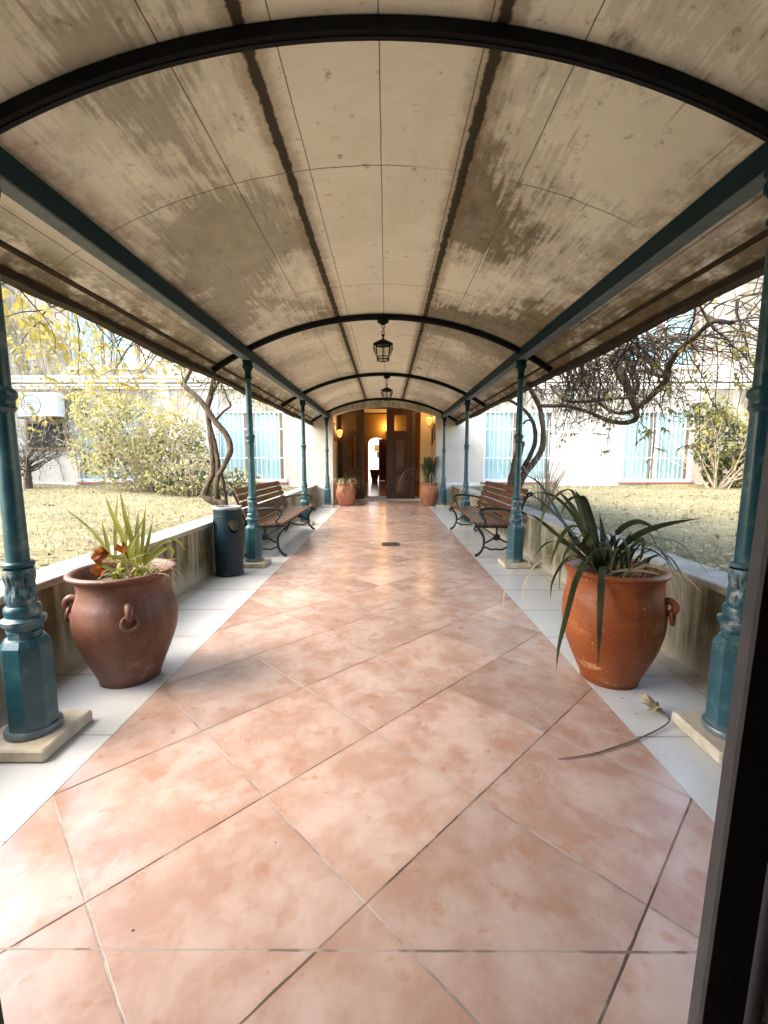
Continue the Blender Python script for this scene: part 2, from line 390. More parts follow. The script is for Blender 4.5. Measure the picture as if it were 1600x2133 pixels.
class MB:
    def __init__(s): s.v = []; s.f = []; s.m = []; s.mats = []; s.uv = None; s.cur = 0
    def use(s, mat):
        if mat not in s.mats: s.mats.append(mat)
        s.cur = s.mats.index(mat); return s
    def add(s, vs, fs):
        o = len(s.v); s.v.extend(tuple(p) for p in vs)
        for f in fs: s.f.append(tuple(i + o for i in f)); s.m.append(s.cur)
        return s
    def box(s, x0, x1, y0, y1, z0, z1):
        return s.add([(x0, y0, z0), (x1, y0, z0), (x1, y1, z0), (x0, y1, z0), (x0, y0, z1), (x1, y0, z1), (x1, y1, z1), (x0, y1, z1)],
                     [(0, 3, 2, 1), (4, 5, 6, 7), (0, 1, 5, 4), (1, 2, 6, 5), (2, 3, 7, 6), (3, 0, 4, 7)])
    def bevbox(s, x0, x1, y0, y1, z0, z1, b=.006):
        # box with chamfered vertical and top edges
        def ring(i, z): return [(x0 + i + b, y0 + i, z), (x1 - i - b, y0 + i, z), (x1 - i, y0 + i + b, z), (x1 - i, y1 - i - b, z), (x1 - i - b, y1 - i, z), (x0 + i + b, y1 - i, z), (x0 + i, y1 - i - b, z), (x0 + i, y0 + i + b, z)]
        rs = [ring(b, z0), ring(0, z0 + b), ring(0, z1 - b), ring(b, z1)]
        vs = [p for r in rs for p in r]; fs = []
        for k in range(3):
            for i in range(8): fs.append((k * 8 + i, k * 8 + (i + 1) % 8, k * 8 + 8 + (i + 1) % 8, k * 8 + 8 + i))
        fs.append(tuple(range(7, -1, -1))); fs.append(tuple(range(24, 32)))
        return s.add(vs, fs)
    def obox(s, c, ax, ay, az):
        c = Vector(c); ax, ay, az = Vector(ax), Vector(ay), Vector(az)
        vs = [c + ax * i + ay * j + az * k for k in (-1, 1) for (i, j) in ((-1, -1), (1, -1), (1, 1), (-1, 1))]
        return s.add(vs, [(0, 3, 2, 1), (4, 5, 6, 7), (0, 1, 5, 4), (1, 2, 6, 5), (2, 3, 7, 6), (3, 0, 4, 7)])
    def bar(s, a, b, w, h=None):
        a, b = Vector(a), Vector(b); d = b - a; L = d.length; d.normalize(); h = h or w
        up = Vector((0, 0, 1)) if abs(d.z) < .95 else Vector((1, 0, 0))
        sd = d.cross(up).normalized(); up = sd.cross(d)
        return s.obox((a + b) / 2, sd * w / 2, d * L / 2, up * h / 2)
    def tube(s, pts, r, seg=8, cap=True, flat=None, jitter=0):
        pts = [Vector(p) for p in pts]; n = len(pts)
        if not hasattr(r, '__len__'): r = [r] * n
        elif len(r) != n:
            k = len(r); r = [r[min(int(i / (n - 1) * (k - 1)), k - 2)] * (1 - (i / (n - 1) * (k - 1) - min(int(i / (n - 1) * (k - 1)), k - 2))) + r[min(int(i / (n - 1) * (k - 1)), k - 2) + 1] * (i / (n - 1) * (k - 1) - min(int(i / (n - 1) * (k - 1)), k - 2)) for i in range(n)]
        vs = []; prev = None
        for i, p in enumerate(pts):
            tg = (pts[min(i + 1, n - 1)] - pts[max(i - 1, 0)])
            tg = tg.normalized() if tg.length > 1e-9 else Vector((0, 0, 1))
            if prev is None:
                ref = Vector((0, 0, 1)) if abs(tg.z) < .9 else Vector((1, 0, 0))
                u = tg.cross(ref).normalized()
            else:
                u = prev - tg * prev.dot(tg)
                u = u.normalized() if u.length > 1e-6 else tg.orthogonal().normalized()
            w = tg.cross(u); prev = u
            for k in range(seg):
                a = 2 * math.pi * k / seg; rr = r[i] * (1 + (rng.uniform(-jitter, jitter) if jitter else 0))
                vs.append(p + u * math.cos(a) * rr + w * math.sin(a) * rr)
        fs = [(i * seg + k, i * seg + (k + 1) % seg, (i + 1) * seg + (k + 1) % seg, (i + 1) * seg + k) for i in range(n - 1) for k in range(seg)]
        if cap: fs += [tuple(range(seg - 1, -1, -1)), tuple((n - 1) * seg + k for k in range(seg))]
        return s.add(vs, fs)
    def lathe(s, prof, seg=32, c=(0, 0, 0), mod=None, rot=0, close=True):
        c = Vector(c); vs = []
        for i, (r, z) in enumerate(prof):
            for k in range(seg):
                a = 2 * math.pi * k / seg + rot; rr = r * (mod(a, z) if mod else 1)
                vs.append((c.x + rr * math.cos(a), c.y + rr * math.sin(a), c.z + z))
        n = len(prof)
        fs = [(i * seg + k, i * seg + (k + 1) % seg, (i + 1) * seg + (k + 1) % seg, (i + 1) * seg + k) for i in range(n - 1) for k in range(seg)]
        if close: fs += [tuple(range(seg - 1, -1, -1)), tuple((n - 1) * seg + k for k in range(seg))]
        return s.add(vs, fs)
    def prism(s, poly, axis, a, b):
        """poly of (p,q) extruded along axis from a to b; 'y': p=x q=z; 'x': p=y q=z; 'z': p=x q=y"""
        def P(p, q, t): return {'y': (p, t, q), 'x': (t, p, q), 'z': (p, q, t)}[axis]
        n = len(poly); vs = [P(p, q, a) for p, q in poly] + [P(p, q, b) for p, q in poly]
        fs = [(i, (i + 1) % n, n + (i + 1) % n, n + i) for i in range(n)] + [tuple(range(n - 1, -1, -1)), tuple(range(n, 2 * n))]
        return s.add(vs, fs)
    def sphere(s, c, r, seg=12, rings=8, sc=(1, 1, 1)):
        c = Vector(c); vs = []; fs = []
        for i in range(rings + 1):
            th = math.pi * i / rings
            for k in range(seg):
                a = 2 * math.pi * k / seg
                vs.append((c.x + r * sc[0] * math.sin(th) * math.cos(a), c.y + r * sc[1] * math.sin(th) * math.sin(a), c.z + r * sc[2] * math.cos(th)))
        for i in range(rings):
            for k in range(seg): fs.append((i * seg + k, (i + 1) * seg + k, (i + 1) * seg + (k + 1) % seg, i * seg + (k + 1) % seg))
        return s.add(vs, fs)
    def torus(s, c, R_, r, nrm=(0, 0, 1), seg=20, ts=8, arc=1.0, stretch=1.0):
        nrm = Vector(nrm).normalized(); u = nrm.orthogonal().normalized(); w = nrm.cross(u); c = Vector(c)
        n = int(seg * arc)
        pts = [c + (u * math.cos(2 * math.pi * i / seg) + w * math.sin(2 * math.pi * i / seg) * stretch) * R_ for i in range(n + 1)]
        return s.tube(pts, r, ts)
    def blade(s, pts, w, side=None, fold=.25, tip=.08, base=.55, n=5, curl=0):
        P = catmull(pts, n); N = len(P)
        if side is None:
            h = P[-1] - P[0]; h.z = 0
            side = Vector((0, 0, 1)).cross(h).normalized() if h.length > .02 else Vector((1, 0, 0))
        side = Vector(side).normalized(); vs = []
        for i, p in enumerate(P):
            q = i / (N - 1)
            ww = w * (base + (1 - base) * min(1, q * 4)) * (1 if q < .45 else max(tip if q < 1 else .01, 1 - ((q - .45) / .55) ** 1.8)) * .5
            tg = (P[min(i + 1, N - 1)] - P[max(i - 1, 0)]).normalized()
            sd = side - tg * side.dot(tg); sd = sd.normalized() if sd.length > 1e-4 else tg.orthogonal().normalized()
            if curl: sd = Matrix.Rotation(curl * q, 3, tg) @ sd
            nm = sd.cross(tg)
            vs += [p - sd * ww + nm * ww * fold, p, p + sd * ww + nm * ww * fold]
        fs = []
        for i in range(N - 1):
            a = i * 3; fs += [(a, a + 1, a + 4, a + 3), (a + 1, a + 2, a + 5, a + 4)]
        return s.add(vs, fs)
    def leaf(s, p, d, n, L, W, bend=.2):
        """a small pointed leaf at p along d with normal n"""
        d = Vector(d).normalized(); n = Vector(n); sd = d.cross(n)
        sd = sd.normalized() if sd.length > 1e-4 else d.orthogonal().normalized()
        nn = sd.cross(d); p = Vector(p)
        return s.add([p, p + d * L * .45 + sd * W * .5 + nn * L * bend * .3, p + d * L - nn * L * bend, p + d * L * .45 - sd * W * .5 + nn * L * bend * .3, p + d * L * .5 ],
                     [(0, 1, 4), (1, 2, 4), (2, 3, 4), (3, 0, 4)])
    def build(s, name, mat=None, parent=None, smooth=True, angle=40):
        me = bpy.data.meshes.new(name)
        off = wloc(parent) if parent is not None else Vector((0, 0, 0))
        vs = [(a - off.x, b - off.y, c - off.z) for a, b, c in s.v] if parent is not None else s.v
        me.from_pydata(vs, [], s.f); 
        if s.mats:
            for m_ in s.mats: me.materials.append(M[m_] if isinstance(m_, str) else m_)
            me.polygons.foreach_set('material_index', s.m)
        else: me.materials.append(M[mat] if isinstance(mat, str) else mat)
        if s.uv:
            ul = me.uv_layers.new(name='UVMap')
            li = [0] * len(me.loops); me.loops.foreach_get('vertex_index', li)
            flat = [c for i in li for c in s.uv[i]]; ul.data.foreach_set('uv', flat)
        me.update()
        if smooth and len(me.polygons):
            me.polygons.foreach_set('use_smooth', [True] * len(me.polygons))
            try: me.set_sharp_from_angle(angle=R(angle))
            except Exception: pass
        o = bpy.data.objects.new(name, me); COL.objects.link(o)
        if parent is not None: o.parent = parent
        return o

def build_split(b, name, mat, parent, smooth=True, angle=40):
    par = list(range(len(b.v)))
    def find(i):
        while par[i] != i: par[i] = par[par[i]]; i = par[i]
        return i
    for f in b.f:
        r0 = find(f[0])
        for i in f[1:]: par[find(i)] = r0
    groups = {}
    for f in b.f: groups.setdefault(find(f[0]), []).append(f)
    out = []
    for fs in groups.values():
        q = MB(); idx = {}
        for f in fs:
            for i in f:
                if i not in idx: idx[i] = len(q.v); q.v.append(b.v[i])
            q.f.append(tuple(idx[i] for i in f)); q.m.append(0)
        out.append(q.build(name, mat, parent, smooth, angle))
    return out

def tag(o, label=None, cat=None, group=None, kind=None):
    if label: o['label'] = label
    if cat: o['category'] = cat
    if group: o['group'] = group
    if kind: o['kind'] = kind
    return o
def thing(name, loc, label, cat, group=None, rz=0):
    o = bpy.data.objects.new(name, None); COL.objects.link(o)
    o.location = loc; o.rotation_euler.z = rz; o.empty_display_size = .1
    return tag(o, label, cat, group)
KIDS = {}
def copy_tree(o, parent=None):
    c = o.copy(); COL.objects.link(c)
    if parent is not None: c.parent = parent
    for ch in [x for x in COL.objects if x.parent == o]: copy_tree(ch, c)
    return c
def clone(o, loc, label, rz=None, scale=None):
    c = copy_tree(o); c.location = loc; c['label'] = label
    if rz is not None: c.rotation_euler.z = rz
    if scale: c.scale = scale
    return c

# ------------------------------------------------------------------ ground
YW, YF, YD = .45, 13.2, 14.9        # near wall, far facade, far door
b = MB(); b.box(-60, 60, -40, 70, -.30, -.05)
tag(b.build('ground', 'ground', smooth=False), 'bare earth under and around the buildings', None, None, 'structure')
b = MB(); b.add([(-HALF, -3.2, 0), (HALF, -3.2, 0), (HALF, YD - .1, 0), (-HALF, YD - .1, 0)], [(0, 1, 2, 3)])
b.box(-HALF - .6, HALF + .6, -3.2, YD - .1, -.05, -.006)
tag(b.build('walkway_floor', 'terracotta', smooth=False), 'glossy pink terracotta tiles laid diagonally along the walkway', None, None, 'structure')
b = MB()
for sx in (-1, 1):
    x0, x1 = sorted((sx * (HALF + .002), sx * 2.03))
    b.box(x0, x1, YW - .3, YF + .02, -.04, .001)
tag(b.build('side_paving', 'white_tile', smooth=False), 'white tiles along both edges of the walkway', None, None, 'structure')
b = MB()
for sx in (-1, 1):
    n = 60; m = 40; vs = []
    for j in range(m + 1):
        for i in range(n + 1):
            x = sx * (2.2 + (15.8) * (i / n) ** 1.5); y = -.2 + (YF + .2) * j / m
            z = .565 + .035 * math.sin(x * 1.3 + y * .7) * math.sin(y * 1.1) + rng.uniform(-.008, .008) + min(.05, .012 * (abs(x) - 2.2))
            vs.append((x, y, z))
    fs = [(j * (n + 1) + i, j * (n + 1) + i + 1, (j + 1) * (n + 1) + i + 1, (j + 1) * (n + 1) + i) for j in range(m) for i in range(n)]
    b.add(vs, fs if sx > 0 else [f[::-1] for f in fs])
tag(b.build('garden_ground', 'ground'), 'raised garden earth with thin pale grass on both sides', None, None, 'structure')

# ------------------------------------------------------------------ retaining walls
for sx, lab in ((-1, 'low mossy retaining wall behind the black bin and left bench'), (1, 'low stained retaining wall behind the right bench and orange pot')):
    w = thing('retaining_wall', (sx * 2.15, 6.8, 0), lab, 'wall')
    x0, x1 = sorted((sx * 2.03, sx * 2.26))
    b = MB(); b.box(x0, x1, YW, YF - .003, -.03, .57); b.build('wall_face', 'garden_wall', w, smooth=False)
    x0, x1 = sorted((sx * 2.015, sx * 2.30)); b = MB(); y = YW
    while y < YF - .01:
        y1 = min(y + 1.22, YF - .003); b.bevbox(x0, x1, y + .003, y1, .572, .618 + rng.uniform(-.002, .002), .006); y = y1
    b.build('coping', 'cap', w, smooth=False)

# ------------------------------------------------------------------ canopy roof
RR, APEX = 3.75, 3.105
def rz_(X): return APEX - RR + math.sqrt(RR * RR - X * X)
def arc_pt(u, dz=0): 
    a = u / RR; return ((RR + dz) * math.sin(a), APEX - RR + (RR + dz) * math.cos(a))
UE = RR * math.asin(2.13 / RR)
roof = thing('canopy_roof', (0, 6.8, 2.45), 'long barrel vaulted canopy with stained beige ceiling panels over the walkway', 'canopy')
b = MB(); n, m = 64, 60; uv = []; vs = []
ya, yb = YW + .01, YF - .004
for s_ in (0, 1):
    for j in range(m + 1):
        v = ya + (yb - ya) * j / m
        for i in range(n + 1):
            u = -UE + 2 * UE * i / n; x, z = arc_pt(u, .028 * s_)
            vs.append((x, v, z)); uv.append((u, v))
K = (n + 1) * (m + 1); fs = []
for j in range(m):
    for i in range(n):
        q = j * (n + 1) + i
        fs.append((q, q + n + 1, q + n + 2, q + 1)); fs.append((K + q, K + q + 1, K + q + n + 2, K + q + n + 1))
for j in range(m):
    for i in (0, n):
        q = j * (n + 1) + i; fs.append((q, q + n + 1, K + q + n + 1, K + q) if i else (q, K + q, K + q + n + 1, q + n + 1))
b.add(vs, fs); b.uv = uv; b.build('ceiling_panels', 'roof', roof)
for sx in (-1, 1):
    b = MB(); xe, ze = arc_pt(sx * UE)
    # rough timber eave board, slightly wavy below
    N = 90; vs = []
    for i in range(N + 1):
        y = ya + (yb - ya) * i / N; w0 = .012 * math.sin(y * 2.3) + rng.uniform(-.006, .006)
        for (dx, dz) in ((-.035, -.055 + w0), (.05, -.06 + w0), (.06, .05), (-.03, -.002)):
            vs.append((xe + sx * dx, y, ze + dz))
    fs = [(i * 4 + k, i * 4 + (k + 1) % 4, i * 4 + 4 + (k + 1) % 4, i * 4 + 4 + k) for i in range(N) for k in range(4)] + [(3, 2, 1, 0), (N * 4, N * 4 + 1, N * 4 + 2, N * 4 + 3)]
    b.add(vs, fs); b.build('eave_board', 'fascia', roof, smooth=False)
    b = MB(); x1, z1 = arc_pt(sx * (UE - .150)); x2, z2 = arc_pt(sx * (UE - .125))
    b.prism([(x1, z1 + .004), (x1, z1 - .014), (x2, z2 - .014), (x2, z2 + .004)], 'y', ya + .01, yb - .01)
    b.build('eave_batten', 'fascia', roof, smooth=False)

BXS = {-1: -1.64, 1: 1.71}
for sx, lab in ((-1, 'dark teal iron beam running along the tops of the left columns'), (1, 'dark teal iron beam running along the tops of the right columns')):
    t_ = thing('canopy_beam', (BXS[sx], 6.8, 2.56), lab, 'beam', 'beams carrying the canopy')
    x0, x1 = BXS[sx] - .036, BXS[sx] + .036
    b = MB(); b.bevbox(x0, x1, YW + .012, YF - .006, 2.572, 2.70, .006); b.build('web', 'teal_dark', t_, smooth=False)
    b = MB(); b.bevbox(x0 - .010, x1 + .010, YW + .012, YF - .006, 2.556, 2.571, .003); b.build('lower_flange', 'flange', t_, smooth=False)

COLY = [1.98, 5.55, 9.12, 12.69]
def make_rib():
    b = MB(); n = 48; w = .025; UR = UE - .05; vs = []
    for i in range(n + 1):
        u = -UR + 2 * UR * i / n
        for (dy, dr) in ((-w, -.004), (w, -.004), (w, -.056), (w * .35, -.062), (w * .35, -.068), (-w * .35, -.068), (-w * .35, -.062), (-w, -.056)):
            x, z = arc_pt(u, dr); vs.append((x, COLY[0] + dy, z))
    k = 8
    fs = [(i * k + q, i * k + (q + 1) % k, (i + 1) * k + (q + 1) % k, (i + 1) * k + q) for i in range(n) for q in range(k)] + [tuple(range(k - 1, -1, -1)), tuple(n * k + q for q in range(k))]
    return b.add(vs, fs)
ordw = ['nearest', 'second', 'third', 'farthest']
rib_lab = ['black curved iron rib nearest the camera, overhead and empty of lanterns', 'curved iron rib with the larger looking lantern hanging from it', 'curved iron rib with the farther lantern hanging from it', 'curved iron rib right in front of the arched doorway']
rib0 = thing('arched_rib', (0, COLY[0], 2.5), rib_lab[0], 'rib', 'curved ribs under the canopy')
make_rib().build('bar', 'black_iron', rib0, angle=30)
for i in (1, 2, 3): clone(rib0, (0, COLY[i], 2.5), rib_lab[i])

# ------------------------------------------------------------------ columns
def make_column(x, y, label):
    t_ = thing('iron_column', (x, y, 0), label, 'column', 'cast iron columns along the walkway')
    KS = .79
    b = MB(); b.bevbox(x - .17, x + .17, y - .17, y + .17, .003, .062, .008); b.build('stone_plinth', 'stone', t_, smooth=False)
    b = MB(); b.lathe([(r * KS, z) for r, z in [(.142, .062), (.146, .068), (.146, .085), (.138, .094), (.11, .096)]], 40, (x, y, 0))
    b.build('foot_ring', 'teal', t_)
    b = MB(); r8 = R(22.5); k = KS / math.cos(r8)
    b.lathe([(.118 * k, .094), (.118 * k, .47), (.116 * k, .495), (.095 * k, .525), (.082 * k, .530), (.080 * k, .555), (.088 * k, .562)], 8, (x, y, 0), rot=r8)
    b.build('octagonal_pedestal', 'teal', t_, angle=20)
    b = MB()
    b.lathe([(r * KS, z) for r, z in [(.085, .560), (.088, .575), (.108, .595), (.113, .606), (.112, .616), (.098, .622), (.086, .63), (.088, .645), (.092, .66), (.088, .675), (.078, .683)]], 40, (x, y, 0))
    def leafmod(a, z):
        q = max(0, 1 - abs(z - .775) / .085); 
        return 1 + .20 * q * (abs(math.cos(3 * a)) ** .5 - .45) + .06 * q * math.cos(18 * a) * math.cos((z - .7) * 60)
    b.lathe([((.071 + .006 * math.sin(i * .5)) * KS, .683 + i * .0095) for i in range(19)], 72, (x, y, 0), mod=leafmod, close=False)
    b.lathe([(r * KS, z) for r, z in [(.070, .86), (.080, .866), (.081, .880), (.072, .888), (.05, .889)]], 40, (x, y, 0))
    b.build('leafy_base', 'teal', t_)
    b = MB(); prof = [(.0575, .885), (.053, 1.2), (.050, 1.56), (.055, 1.565), (.066, 1.58), (.060, 1.592), (.060, 1.615), (.071, 1.628), (.074, 1.642), (.071, 1.655), (.055, 1.667), (.049, 1.672), (.046, 2.0), (.043, 2.34)]
    b.lathe([(r * KS, z) for r, z in prof], 32, (x, y, 0)); b.build('shaft', 'teal', t_, angle=35)
    b = MB(); b.lathe([(r * (KS + .06), z) for r, z in [(.043, 2.335), (.054, 2.342), (.054, 2.358), (.046, 2.366), (.046, 2.43), (.060, 2.46), (.074, 2.475), (.077, 2.50), (.068, 2.508), (.068, 2.54), (.08, 2.545), (.08, 2.5555)]], 32, (x, y, 0))
    b.build('capital', 'teal_dark', t_, angle=35)
    return t_
labs = {(-1, 0): 'teal iron column on a chipped plinth beside the brown pot', (1, 0): 'weathered grey iron column beside the dark door frame',
        (-1, 1): 'teal iron column standing between the black bin and the left bench', (1, 1): 'teal iron column in front of the near end of the right bench',
        (-1, 2): 'thin looking column rising past the far end of the left bench', (1, 2): 'thin looking column rising past the far end of the right bench',
        (-1, 3): 'farthest column, left of the arched doorway by the dry potted plant', (1, 3): 'farthest column, right of the arched doorway by the green potted plant'}
col0 = make_column(BXS[-1], COLY[0], labs[(-1, 0)])
for (sx, i), l in labs.items():
    if (sx, i) != (-1, 0): clone(col0, (BXS[sx], COLY[i], 0), l)

# ------------------------------------------------------------------ lanterns
def make_lantern(x, y, label):
    z0 = 3.021
    t_ = thing('hanging_lantern', (x, y, z0 - .46), label, 'lantern', 'iron lanterns hanging from the ribs')
    b = MB(); b.lathe([(.012, z0 - .045), (.03, z0 - .038), (.055, z0 - .022), (.07, z0 - .008), (.072, z0 + .004)], 24, (x, y, 0)); b.build('ceiling_rose', 'black_iron', t_)
    b = MB()
    for k, zz in enumerate((z0 - .062, z0 - .098, z0 - .132)):
        b.torus((x, y, zz), .016, .0045, (1, 0, 0) if k % 2 else (0, 1, 0), 16, 6, 1.0, 1.35)
    b.build('chain', 'black_iron', t_)
    zt = z0 - .155
    b = MB(); b.lathe([(.006, zt), (.02, zt - .006), (.022, zt - .014), (.010, zt - .02), (.010, zt - .05), (.035, zt - .062), (.115, zt - .098), (.122, zt - .104), (.122, zt - .116), (.10, zt - .118)], 6, (x, y, 0)); b.build('cap', 'black_iron', t_, angle=20)
    zc, zb = zt - .112, zt - .300
    def P(k, r, z): a = math.pi * k / 3; return Vector((x + r * math.sin(a), y - r * math.cos(a), z))
    b = MB()
    for k in range(6):
        b.bar(P(k, .098, zc), P(k, .080, zb), .014)
        b.bar(P(k, .080, zb), P(k + 1, .080, zb), .013); b.bar(P(k, .083, zb + .032), P(k + 1, .083, zb + .032), .010)
        b.bar(P(k, .097, zc - .012), P(k + 1, .097, zc - .012), .016)
    b.build('frame', 'black_iron', t_, smooth=False)
    b = MB()
    for k in range(6):
        b.add([P(k, .078, zb + .005), P(k + 1, .078, zb + .005), P(k + 1, .093, zc), P(k, .093, zc)], [(0, 1, 2, 3)])
    b.build('glass', 'lantern_glass', t_, smooth=False)
    b = MB()
    for k in range(6):
        a = math.pi * k / 3; o = Vector((math.sin(a), -math.cos(a), 0)); c = Vector((x, y, 0))
        S = [(.10, zc - .09), (.118, zc - .075), (.134, zc - .05), (.132, zc - .028), (.116, zc - .03), (.114, zc - .045), (.122, zc - .05)]
        b.tube(catmull([c + o * r + Vector((0, 0, z)) for r, z in S], 4), .0045, 6)
        S = [(.098, zc - .088), (.112, zc - .095), (.112, zc - .115), (.10, zc - .115)]
        b.tube(catmull([c + o * r + Vector((0, 0, z)) for r, z in S], 4), .004, 6)
    build_split(b, 'scroll_bracket', 'black_iron', t_)
    return t_
l0 = make_lantern(.02, COLY[1], 'nearer black iron lantern on a short chain under the second rib')
clone(l0, (.07, COLY[2], l0.location.z), 'farther black iron lantern, smaller looking, just above the doorway arch')

# ------------------------------------------------------------------ benches
def make_bench(cx, cy, label):
    L = 2.42; t_ = thing('garden_bench', (cx, cy, 0), label, 'bench', 'slatted benches along the walkway')
    ya, yb = cy - L / 2, cy + L / 2
    W = lambda a, y, z: Vector((cx - .29 + a, y, z))
    b = MB()
    for k in range(6):       # seat slats
        a0 = .055 + k * .088; z = .442 + .02 * (k / 5) - .014 * math.sin(math.pi * k / 5)
        b.bevbox(cx - .29 + a0, cx - .29 + a0 + .064, ya - .03, yb + .03, z, z + .030, .006)
    b.build('seat', 'bench_wood', t_, smooth=False)
    b = MB(); dirb = Vector((-.36, 0, .93)).normalized(); nb = Vector((.93, 0, .36)).normalized()
    for k in range(5):
        c = W(.045, cy, .50) + dirb * (.045 + k * .098) + nb * .02
        b.obox(c, nb * .014, Vector((0, L / 2 + .03, 0)), dirb * .041)
    b.use('bench_wood'); b.m = [0] * len(b.f); b.use('bench_iron')
    for k in range(5):
        for yy in (ya + .06, cy, yb - .06):
            b.sphere(W(.045, yy, .50) + dirb * (.045 + k * .098) + nb * .036, .011, 8, 6)
    b.build('backrest', None, t_, smooth=False)
    for idx, y in enumerate((ya, yb)):
        b = MB()
        def T(pts, r=.017, n=6): b.tube(catmull([W(a, y, z) for a, z in pts], n), r, 8)
        # front leg with scroll, rear leg, stretchers, rosette
        T([(.555, .405), (.575, .425), (.598, .415), (.60, .39), (.580, .375), (.562, .385)], .014)
        T([(.575, .425), (.545, .405), (.505, .35), (.472, .28), (.465, .20), (.485, .11), (.535, .045), (.585, .018)], [.017, .019, .020, .019, .018, .017, .019, .022])
        T([(.035, .43), (.075, .38), (.105, .30), (.112, .20), (.090, .11), (.045, .045), (.0, .018)], [.018, .019, .019, .018, .017, .018, .021])
        T([(.468, .20), (.42, .215), (.37, .245), (.30, .285)], .014); T([(.112, .20), (.16, .215), (.22, .245), (.29, .285)], .014)
        T([(.478, .14), (.43, .135), (.37, .108), (.29, .112), (.21, .108), (.15, .135), (.102, .14)], .013)
        T([(.29, .28), (.292, .35), (.29, .432)], .015)
        b.lathe([(.02, -.022), (.045, -.018), (.05, 0), (.045, .018), (.02, .022)], 16)
        n8 = 5 * 16; base = len(b.v) - n8                     # lay the rosette disc in the frame's plane
        for i in range(base, len(b.v)):
            px_, py_, pz_ = b.v[i]; q = W(.29 + px_, y + pz_, .285 + py_); b.v[i] = tuple(q)
        b.bar(W(.02, y, .425), W(.57, y, .435), .03, .03)
        T([(.02, .425), (.03, .50), (-.02, .62), (-.08, .78), (-.125, .88), (-.155, .905), (-.180, .888), (-.172, .862), (-.150, .868)], [.018, .019, .018, .017, .017, .016, .015, .013, .011])
        b.build('end_frame', 'bench_iron', t_)
        b = MB()
        T([(-.005, .625), (.10, .655), (.22, .675), (.35, .685), (.45, .682), (.515, .655), (.525, .620), (.505, .595), (.480, .605), (.478, .625)], [.014, .015, .017, .018, .019, .019, .018, .016, .014, .011])
        T([(.512, .60), (.485, .555), (.455, .52), (.452, .485), (.475, .45), (.49, .435)], [.014, .015, .016, .016, .015, .015])
        b.build('armrest', 'bench_iron', t_)
    b = MB(); b.bar(W(.29, ya, .285), W(.29, yb, .285), .018); b.build('stretcher', 'bench_iron', t_, smooth=False)
    return t_
bench0 = make_bench(-1.635, 7.26, 'brown slatted bench with black scrolled iron ends on the left side')
clone(bench0, (1.60, 7.26, 0), 'brown slatted bench with black scrolled iron ends on the right side', rz=math.pi)

# ------------------------------------------------------------------ litter bin
def make_bin():
    x, y = -1.80, 5.10; r = .158
    t_ = thing('litter_bin', (x, y, 0), 'dark teal cylindrical litter bin with round side openings against the retaining wall', 'bin')
    seg, rows, H = 128, 100, .78
    dirc = math.atan2(-y, .06 - x)                 # towards the walkway's near end
    hs = [dirc + R(26), dirc + R(152), dirc - R(78)]
    b = MB(); vs = []
    for j in range(rows + 1):
        for k in range(seg):
            a = 2 * math.pi * k / seg; vs.append((x + r * math.cos(a), y + r * math.sin(a), .012 + H * j / rows))
    def inside(a, z):
        return any(((math.sin((a - h) / 1) * r if math.cos(a - h) > 0 else 9) / .072) ** 2 + ((z - .585) / .085) ** 2 < 1 for h in hs)
    fs = []
    for j in range(rows):
        for k in range(seg):
            a = 2 * math.pi * (k + .5) / seg; z = .012 + H * (j + .5) / rows
            if not inside(a, z): fs.append((j * seg + k, j * seg + (k + 1) % seg, (j + 1) * seg + (k + 1) % seg, (j + 1) * seg + k))
    b.add(vs, fs); o = b.build('body', 'bin', t_)
    sm = o.modifiers.new('thickness', 'SOLIDIFY'); sm.thickness = .006; sm.offset = -1
    b = MB()
    for h in hs:
        pts = []
        for i in range(33):
            q = 2 * math.pi * i / 32; da = .072 * math.cos(q) / r; pts.append((x + (r + .002) * math.cos(h + da), y + (r + .002) * math.sin(h + da), .585 + .085 * math.sin(q)))
        b.tube(pts, .0055, 6)
    build_split(b, 'opening_ring', 'bin', t_)
    b = MB(); b.lathe([(r - .02, .785), (r + .004, .785), (r + .008, .792), (r + .008, .806), (r, .814), (r - .03, .812), (r - .035, .796), (.02, .79)], 48, (x, y, 0)); b.build('lid_rim', 'bin_rim', t_)
    b = MB(); b.lathe([(r, .70), (r + .004, .703), (r + .004, .712), (r, .715)], 48, (x, y, 0), close=False); b.lathe([(r, .014), (r + .005, .014), (r + .005, .03), (r, .034)], 48, (x, y, 0), close=False); build_split(b, 'band', 'bin', t_)
    b = MB(); b.lathe([(r - .02, .04), (r - .02, .44), (r - .026, .44), (r - .026, .05)], 32, (x, y, 0)); b.build('liner', 'bin', t_)
    return t_
make_bin()

